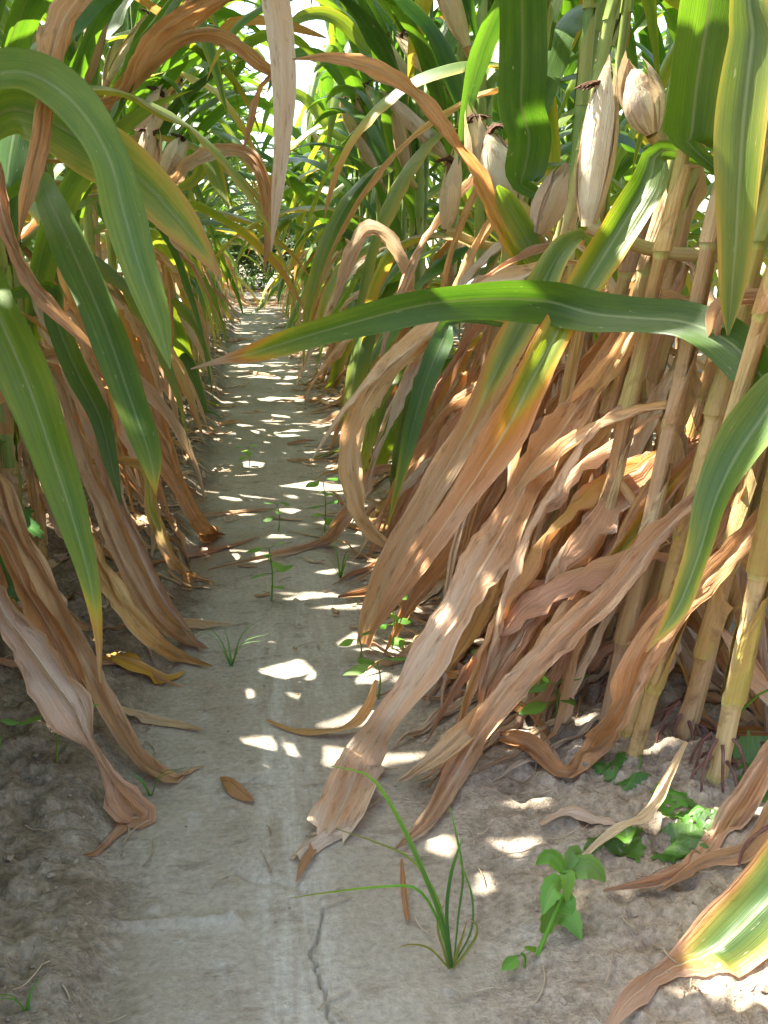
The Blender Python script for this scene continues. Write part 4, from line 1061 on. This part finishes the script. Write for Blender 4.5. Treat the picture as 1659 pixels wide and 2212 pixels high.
cb = ground(1560, 1745, 0)
croot = thing('creeper', 'ragged creeper with holed lobed leaves climbing the lower right stalks', 'creeper', cb)
vine = [(1560, 1750, .86), (1450, 1760, .85), (1375, 1755, .84), (1365, 1700, .84), (1385, 1640, .86), (1370, 1600, .9)]
stem_part('stem', [np.array(at(*q)) - np.array(cb) for q in vine], .0016, .0012, croot)
stem_part('stem', [np.array(at(*q)) - np.array(cb) for q in [(1510, 1760, .85), (1530, 1640, .87), (1580, 1560, .84), (1640, 1500, .82), (1680, 1480, .81)]], .0016, .0012, croot)
stem_part('stem', [np.array(at(*q)) - np.array(cb) for q in [(1420, 1790, .84), (1440, 1850, .78), (1410, 1950, .74), (1480, 1990, .73)]], .0016, .0010, croot)
for px, py, Yd, L, az, el, tn in [(1340, 1700, .86, .042, 2.6, -.5, .12), (1360, 1745, .84, .034, -2.2, -.9, .1), (1405, 1800, .80, .055, -.4, -.5, .30), (1470, 1870, .77, .04, -1.6, -.6, .15), (1375, 1925, .745, .05, 2.9, -.3, .12), (1430, 1935, .74, .055, -.9, -.5, .1),
                                 (1480, 1900, .75, .05, -2.0, -.9, .15), (1640, 1590, .84, .07, -1.7, -1.1, .12), (1650, 1640, .83, .06, -1.2, -1.1, .16), (1280, 1900, .76, .045, -1.0, -.3, .08), (1520, 1960, .74, .05, .4, .1, .06), (1590, 1800, .8, .05, -.5, -.5, .1)]:
    V_, F_, uv_, t_ = lobed(L, random.randrange(999), tn)
    P = np.array(at(px, py, Yd)); 
    V_ = place(V_, P, az, el, random.uniform(-.4, .4))
    zz = soil_h(V_[:, 0], V_[:, 1]) + .002; V_[:, 2] = np.maximum(V_[:, 2], zz)
    link('leaf', mesh('leaf', V_ - np.array(cb), F_, WEED, uv_, t_), croot)
# big dull leaves at the left edge under the row
cb = ground(30, 1250, 0)
croot = thing('creeper', 'dark heart leaved creeper in the shade at the left edge', 'creeper', cb)
stem_part('stem', [(0, 0, -.01), (.01, .01, .05), (-.01, .0, .12)], .0016, .001, croot)
for px, py, L, az, el, tn in [(20, 1110, .06, -.5, -.3, .08), (10, 1160, .055, -1.2, -.7, .1), (10, 1220, .05, -1, -.8, .06), (0, 1290, .05, -.8, -.6, .06)]:
    V_, F_, uv_, t_ = lobed(L, random.randrange(999), tn, False)
    V_ = place(V_, np.array(at(px, py, 1.3)), az, el)
    link('leaf', mesh('leaf', V_ - np.array(cb), F_, WEED, uv_, t_), croot)

# ---- fallen leaves on the soil
def fallen(pts, wpx, label, tone=.84):
    rows = []
    for (px, py, lift), w_ in zip(pts, wpx):
        P = ground(px, py, .006 + lift); rows.append([*P, w_ * depth_of(P) / FPX])
    A = catmull(rows, 34); C = A[:, :3]; W = np.maximum(A[:, 3], .001)
    T = unit(np.gradient(C, axis=0)); SD = unit(np.cross(np.array([0, 0, 1.0]), T))
    b = C[len(C) // 2].copy()
    Vv, uv, tn = leaf_geo(C, SD, W, np.full(34, tone), np.full(34, tone + .04), COLS_HI, random.randrange(9999), .3, .3, 9, .35, .6)
    me = mesh('fallen_leaf', Vv - b, grid_faces(34, 13), LEAF, uv, tn)
    return tag(link('fallen_leaf', me, None, tuple(b)), label, 'fallen leaf')
fallen([(255, 1552, .01), (310, 1560, .005), (380, 1572, 0), (445, 1586, 0)], (26, 34, 26, 3), 'flat grey brown fallen leaf on the left half of the path', .8)
fallen([(575, 1566, 0), (650, 1590, .0), (740, 1592, .006), (790, 1575, .02), (812, 1545, .04)], (6, 18, 24, 26, 10), 'fallen leaf curving up from the path beside the widest dry leaf', .76)
fallen([(480, 1690, .0), (505, 1712, .004), (530, 1728, 0), (548, 1740, 0)], (12, 34, 30, 10), 'short shredded scrap of fallen leaf in the middle of the path', .62)
fallen([(640, 1915, 0), (655, 1880, .004), (668, 1850, .004), (662, 1835, 0)], (3, 22, 34, 10), 'brown triangular leaf scrap below the blunt dry leaf end', .68)
fallen([(640, 1865, .0), (690, 1822, .002), (740, 1800, .0), (770, 1790, 0)], (50, 60, 50, 10), 'pale crumbling leaf end pressed into the path', .98)
fallen([(950, 1460, 0), (1010, 1490, .01), (1060, 1530, 0), (1130, 1560, .01), (1190, 1600, 0)], (20, 40, 36, 34, 8), 'brown fallen leaf under the right row behind the looping leaf', .78)
fallen([(1165, 1800, 0), (1230, 1785, .004), (1290, 1782, 0), (1340, 1800, 0)], (16, 34, 30, 6), 'sunlit pale shredded leaf on the right bank', .99)
fallen([(880, 2000, .0), (872, 1950, .01), (868, 1910, .02)], (10, 14, 6), 'thin dry leaf scrap left of the grass tuft', .7)
fallen([(1240, 1900, 0), (1320, 1850, .01), (1400, 1800, .02), (1470, 1720, .05)], (14, 30, 30, 10), 'rolled fallen leaf sloping toward the creeper', .9)
fallen([(230, 1420, .0), (290, 1450, .01), (350, 1470, .0), (400, 1460, 0)], (30, 60, 44, 6), 'dark brown curled leaf litter at the foot of the left row', .68)
fallen([(0, 1455, 0), (60, 1460, .005), (120, 1475, 0)], (24, 24, 4), 'dry fallen leaf on the left bank at picture edge', .82)
fallen([(400, 1205, 0), (470, 1190, .0), (560, 1165, 0)], (12, 18, 3), 'narrow fallen leaf on the path near the flipped leaf tip', .76)
fallen([(330, 1345, 0), (420, 1360, .01), (500, 1358, 0)], (20, 26, 3), 'narrow fallen leaf reaching in from the left row', .8)
fallen([(420, 1120, 0), (520, 1110, .0), (600, 1106, 0)], (10, 14, 3), 'thin fallen leaf across the shaded middle of the path', .78)
for i, (px, py, l, tn) in enumerate([(470, 850, 60, .8), (560, 810, 70, .8), (500, 915, 60, .74), (660, 1000, 80, .72), (610, 870, 60, .78), (520, 735, 60, .8), (590, 765, 60, .84), (470, 940, 50, .8), (650, 960, 60, .78)]):
    a = random.uniform(-.25, .25)
    o = fallen([(px - l / 2, py - a * l * .3, 0), (px, py, .004), (px + l / 2, py + a * l * .3, 0)], (6, 12, 3), 'small dry fallen leaf across the path in the distance', tn)
    o['group'] = 'small fallen leaves far along the path'

# ---- crumbs of soil and bits of straw: nobody could count them
def clods(n):
    VV, FF, k0 = [], [], 0
    base = np.array([(1, 0, 0), (-1, 0, 0), (0, 1, 0), (0, -1, 0), (0, 0, 1), (0, 0, -1), (.6, .6, .6), (-.6, .6, .6), (.6, -.6, .6), (-.6, -.6, .6)])
    tri = [(0, 2, 6), (2, 4, 6), (4, 0, 6), (2, 1, 7), (1, 4, 7), (4, 2, 7), (0, 4, 8), (4, 3, 8), (3, 0, 8), (1, 3, 9), (3, 4, 9), (4, 1, 9), (2, 0, 5), (1, 2, 5), (3, 1, 5), (0, 3, 5)]
    for _ in range(n):
        y = .55 + 2.4 * random.random() ** 1.8
        if random.random() < .6: x = -.14 - random.random() ** 1.2 * .5
        elif random.random() < .75: x = .17 + random.random() * .5
        else: x = random.uniform(-.14, .17)
        r = random.choice([.0008, .001, .0012, .0015, .002, .0035]) * random.uniform(.6, 1.2) * (.55 if -.14 < x < .17 else 1)
        v = base * r * RNG.uniform(.65, 1.2, (10, 1)) * np.array([1, random.uniform(.7, 1.2), .7])
        a = random.uniform(0, 6.28); ca, sa = math.cos(a), math.sin(a)
        v = v @ np.array([[ca, sa, 0], [-sa, ca, 0], [0, 0, 1]])
        v[:, 0] += x; v[:, 1] += y; v[:, 2] += r * .2
        VV.append(v); FF += [tuple(i + k0 for i in t) for t in tri]; k0 += 10
    V = np.vstack(VV)
    cx = V.reshape(-1, 10, 3)[:, :, :2].mean(1)
    V[:, 2] += np.repeat(soil_h(cx[:, 0], cx[:, 1]), 10)
    o = link('soil_crumbs', mesh('soil_crumbs', V, FF, CLOD, smooth=False)); o['kind'] = 'stuff'; o['label'] = 'crumbs and small clods scattered over the soil'
clods(3600)
def straws(n):
    VV, FF, k0 = [], [], 0
    for _ in range(n):
        y = .56 + 2.2 * random.random() ** 1.6
        x = random.choice([-1, 1, 1]) * random.uniform(.1, .6) if random.random() < .8 else random.uniform(-.14, .17)
        l = random.uniform(.01, .045); a = random.uniform(0, 6.28); bend = random.uniform(-.5, .5)
        t = np.linspace(-1, 1, 6)
        P = np.stack([x + math.cos(a) * t * l / 2 - math.sin(a) * bend * l * .3 * t * t, y + math.sin(a) * t * l / 2 + math.cos(a) * bend * l * .3 * t * t, t * 0], -1)
        P[:, 2] = soil_h(P[:, 0], P[:, 1]) + .0025 + random.uniform(0, .003)
        v, f, _ = tube(P, random.uniform(.0004, .0009), 4)
        VV.append(v); FF += [tuple(i + k0 for i in ff) for ff in f]; k0 += len(v)
    o = link('straw_litter', mesh('straw_litter', np.vstack(VV), FF, STRAW)); o['kind'] = 'stuff'; o['label'] = 'bits of straw and root fibre strewn on the soil'
straws(260)

def scraps(n):
    VV, UV, TN, FF, k0 = [], [], [], [], 0
    for q in range(n):
        y = 1.25 + 4.2 * random.random() ** 1.3
        l_, r_ = edges(np.array([y])); sd = random.random()
        x = float(l_[0]) - random.gauss(.06, .07) if sd < .45 else float(r_[0]) + random.gauss(.08, .08) if sd < .93 else random.uniform(-.12, .16)
        L = random.choice([.006, .009, .013, .02, .03] if y < 1.5 else [.015, .03, .05, .08]) * random.uniform(.7, 1.3); a = random.gauss(0, .7)
        t = np.linspace(-.5, .5, 7)
        C = np.stack([x + math.cos(a) * t * L, y + math.sin(a) * t * L + random.uniform(-.3, .3) * L * t * t, t * 0], -1)
        C[:, 2] = soil_h(C[:, 0], C[:, 1]) + .003 + random.uniform(0, .006) * np.abs(t) * 2
        W = min(random.uniform(.003, .012), L * .5) * (1 - np.abs(t * 1.7) ** 3) + .001
        v, uv, tn = leaf_geo(C, np.tile([-math.sin(a), math.cos(a), random.uniform(-.4, .4)], (7, 1)), W, np.full(7, random.uniform(.72, .98)), np.full(7, .85), COLS_LO, q, .4, .4, 30, .4, random.uniform(0, 1.2))
        VV.append(v); UV.append(uv); TN.append(tn); FF += [tuple(i + k0 for i in f) for f in grid_faces(7, 5)]; k0 += len(v)
    o = link('leaf_litter', mesh('leaf_litter', np.vstack(VV), FF, LEAF, np.vstack(UV), np.concatenate(TN))); o['kind'] = 'stuff'; o['label'] = 'broken scraps of dry leaf along both edges of the path'
scraps(420)

# ================================================================== BUSHES AT THE FAR END
BUSHM = leaf_material('bush_leaf', [(0.0, (0.022, 0.055, 0.012)), (0.5, (0.06, 0.115, 0.022)), (1.0, (0.15, 0.17, 0.05))], [(0.0, (0.06, 0.14, 0.01)), (1.0, (0.18, 0.25, 0.03))], [(0.0, (0.05, 0.1, 0.03)), (1.0, (0.1, 0.15, 0.04))], 0.25, 0.75, 0.25, False)
def bush(x, y, r, h, n, tone, label, name='bush'):
    z = gz(x, y); root = thing(name, label, 'bush', (x, y, z))
    tips = []
    for k in range(9):
        a = k * .7 + random.uniform(-.3, .3); e = random.uniform(.2, .9)
        tip = np.array([math.cos(a) * r * e, math.sin(a) * r * e, h * random.uniform(.65, .98)])
        stem_part('stem', [(0, 0, 0), tuple(tip * np.array([.3, .3, .5])), tuple(tip)], .006, .002, root, BARK)
        tips.append(tip)
    VV, UV, TN, FF, k0 = [], [], [], [], 0
    cent = [np.array([random.gauss(0, r * .45), random.gauss(0, r * .45), h * random.uniform(.1, .95)]) for _ in range(26)] + tips
    for q in range(n):
        c = random.choice(cent); s = .17 * (r + h) * .5
        P = c + RNG.normal(0, s, 3); P[2] = max(P[2], .01)
        l = random.uniform(.03, .06)
        Vv, uv, tn, F = leaflet(l, l * .6, q, 4, np.array([-1, 0, 1.0]), .3, .3, 0, tone + random.uniform(-.15, .2))
        VV.append(place(Vv, P, random.uniform(0, 6.28), random.uniform(-.6, .8), random.uniform(-.8, .8))); UV.append(uv); TN.append(tn)
        FF += [tuple(i + k0 for i in f) for f in F]; k0 += len(Vv)
    o = link('foliage', mesh('foliage', np.vstack(VV), FF, BUSHM, np.vstack(UV), np.concatenate(TN)), root); o['kind'] = 'stuff'
bush(-.22, 9.75, .34, .50, 2800, .4, 'feathery light green bush closing the left end of the path')
bush(.12, 10.0, .38, .64, 2800, .2, 'darker green bush closing the right end of the path')
bush(-.75, 10.5, .5, 1.0, 1700, .25, 'tall bush beyond the far end of the left row')
bush(.8, 10.6, .5, .95, 1700, .2, 'tall bush beyond the far end of the right row')
bush(-.05, 11.2, .9, .85, 4200, .3, 'wide bush furthest off behind the path end')
for i in range(22):
    x, y = random.uniform(-.35, .35), random.uniform(9.05, 9.6)
    b = (x, y, gz(x, y)); root = thing('grass_clump', 'green grass clump at the far end of the path before the bushes', 'grass', b, 'grass clumps at the far end of the path')
    for k in range(9):
        a = random.uniform(0, 6.28); hh = random.uniform(.08, .24)
        C = catmull([(0, 0, 0), (.2 * hh * math.cos(a), .2 * hh * math.sin(a), .7 * hh), (.7 * hh * math.cos(a), .7 * hh * math.sin(a), .9 * hh)], 6)
        Vv, uv, tn = leaf_geo(C, np.tile([-math.sin(a), math.cos(a), 0], (6, 1)), np.linspace(.008, .001, 6), np.full(6, .3), np.full(6, .3), np.array([-1, 0, 1.0]), k, .4, 0, 5, 0, 0, floor=False)
        link('blade', mesh('blade', Vv, grid_faces(6, 3), WEED, uv, tn), root)
print('plants', len(PLANTS), 'leaves', sum(p.nleaf for p in PLANTS), 'objects', len(bpy.data.objects))
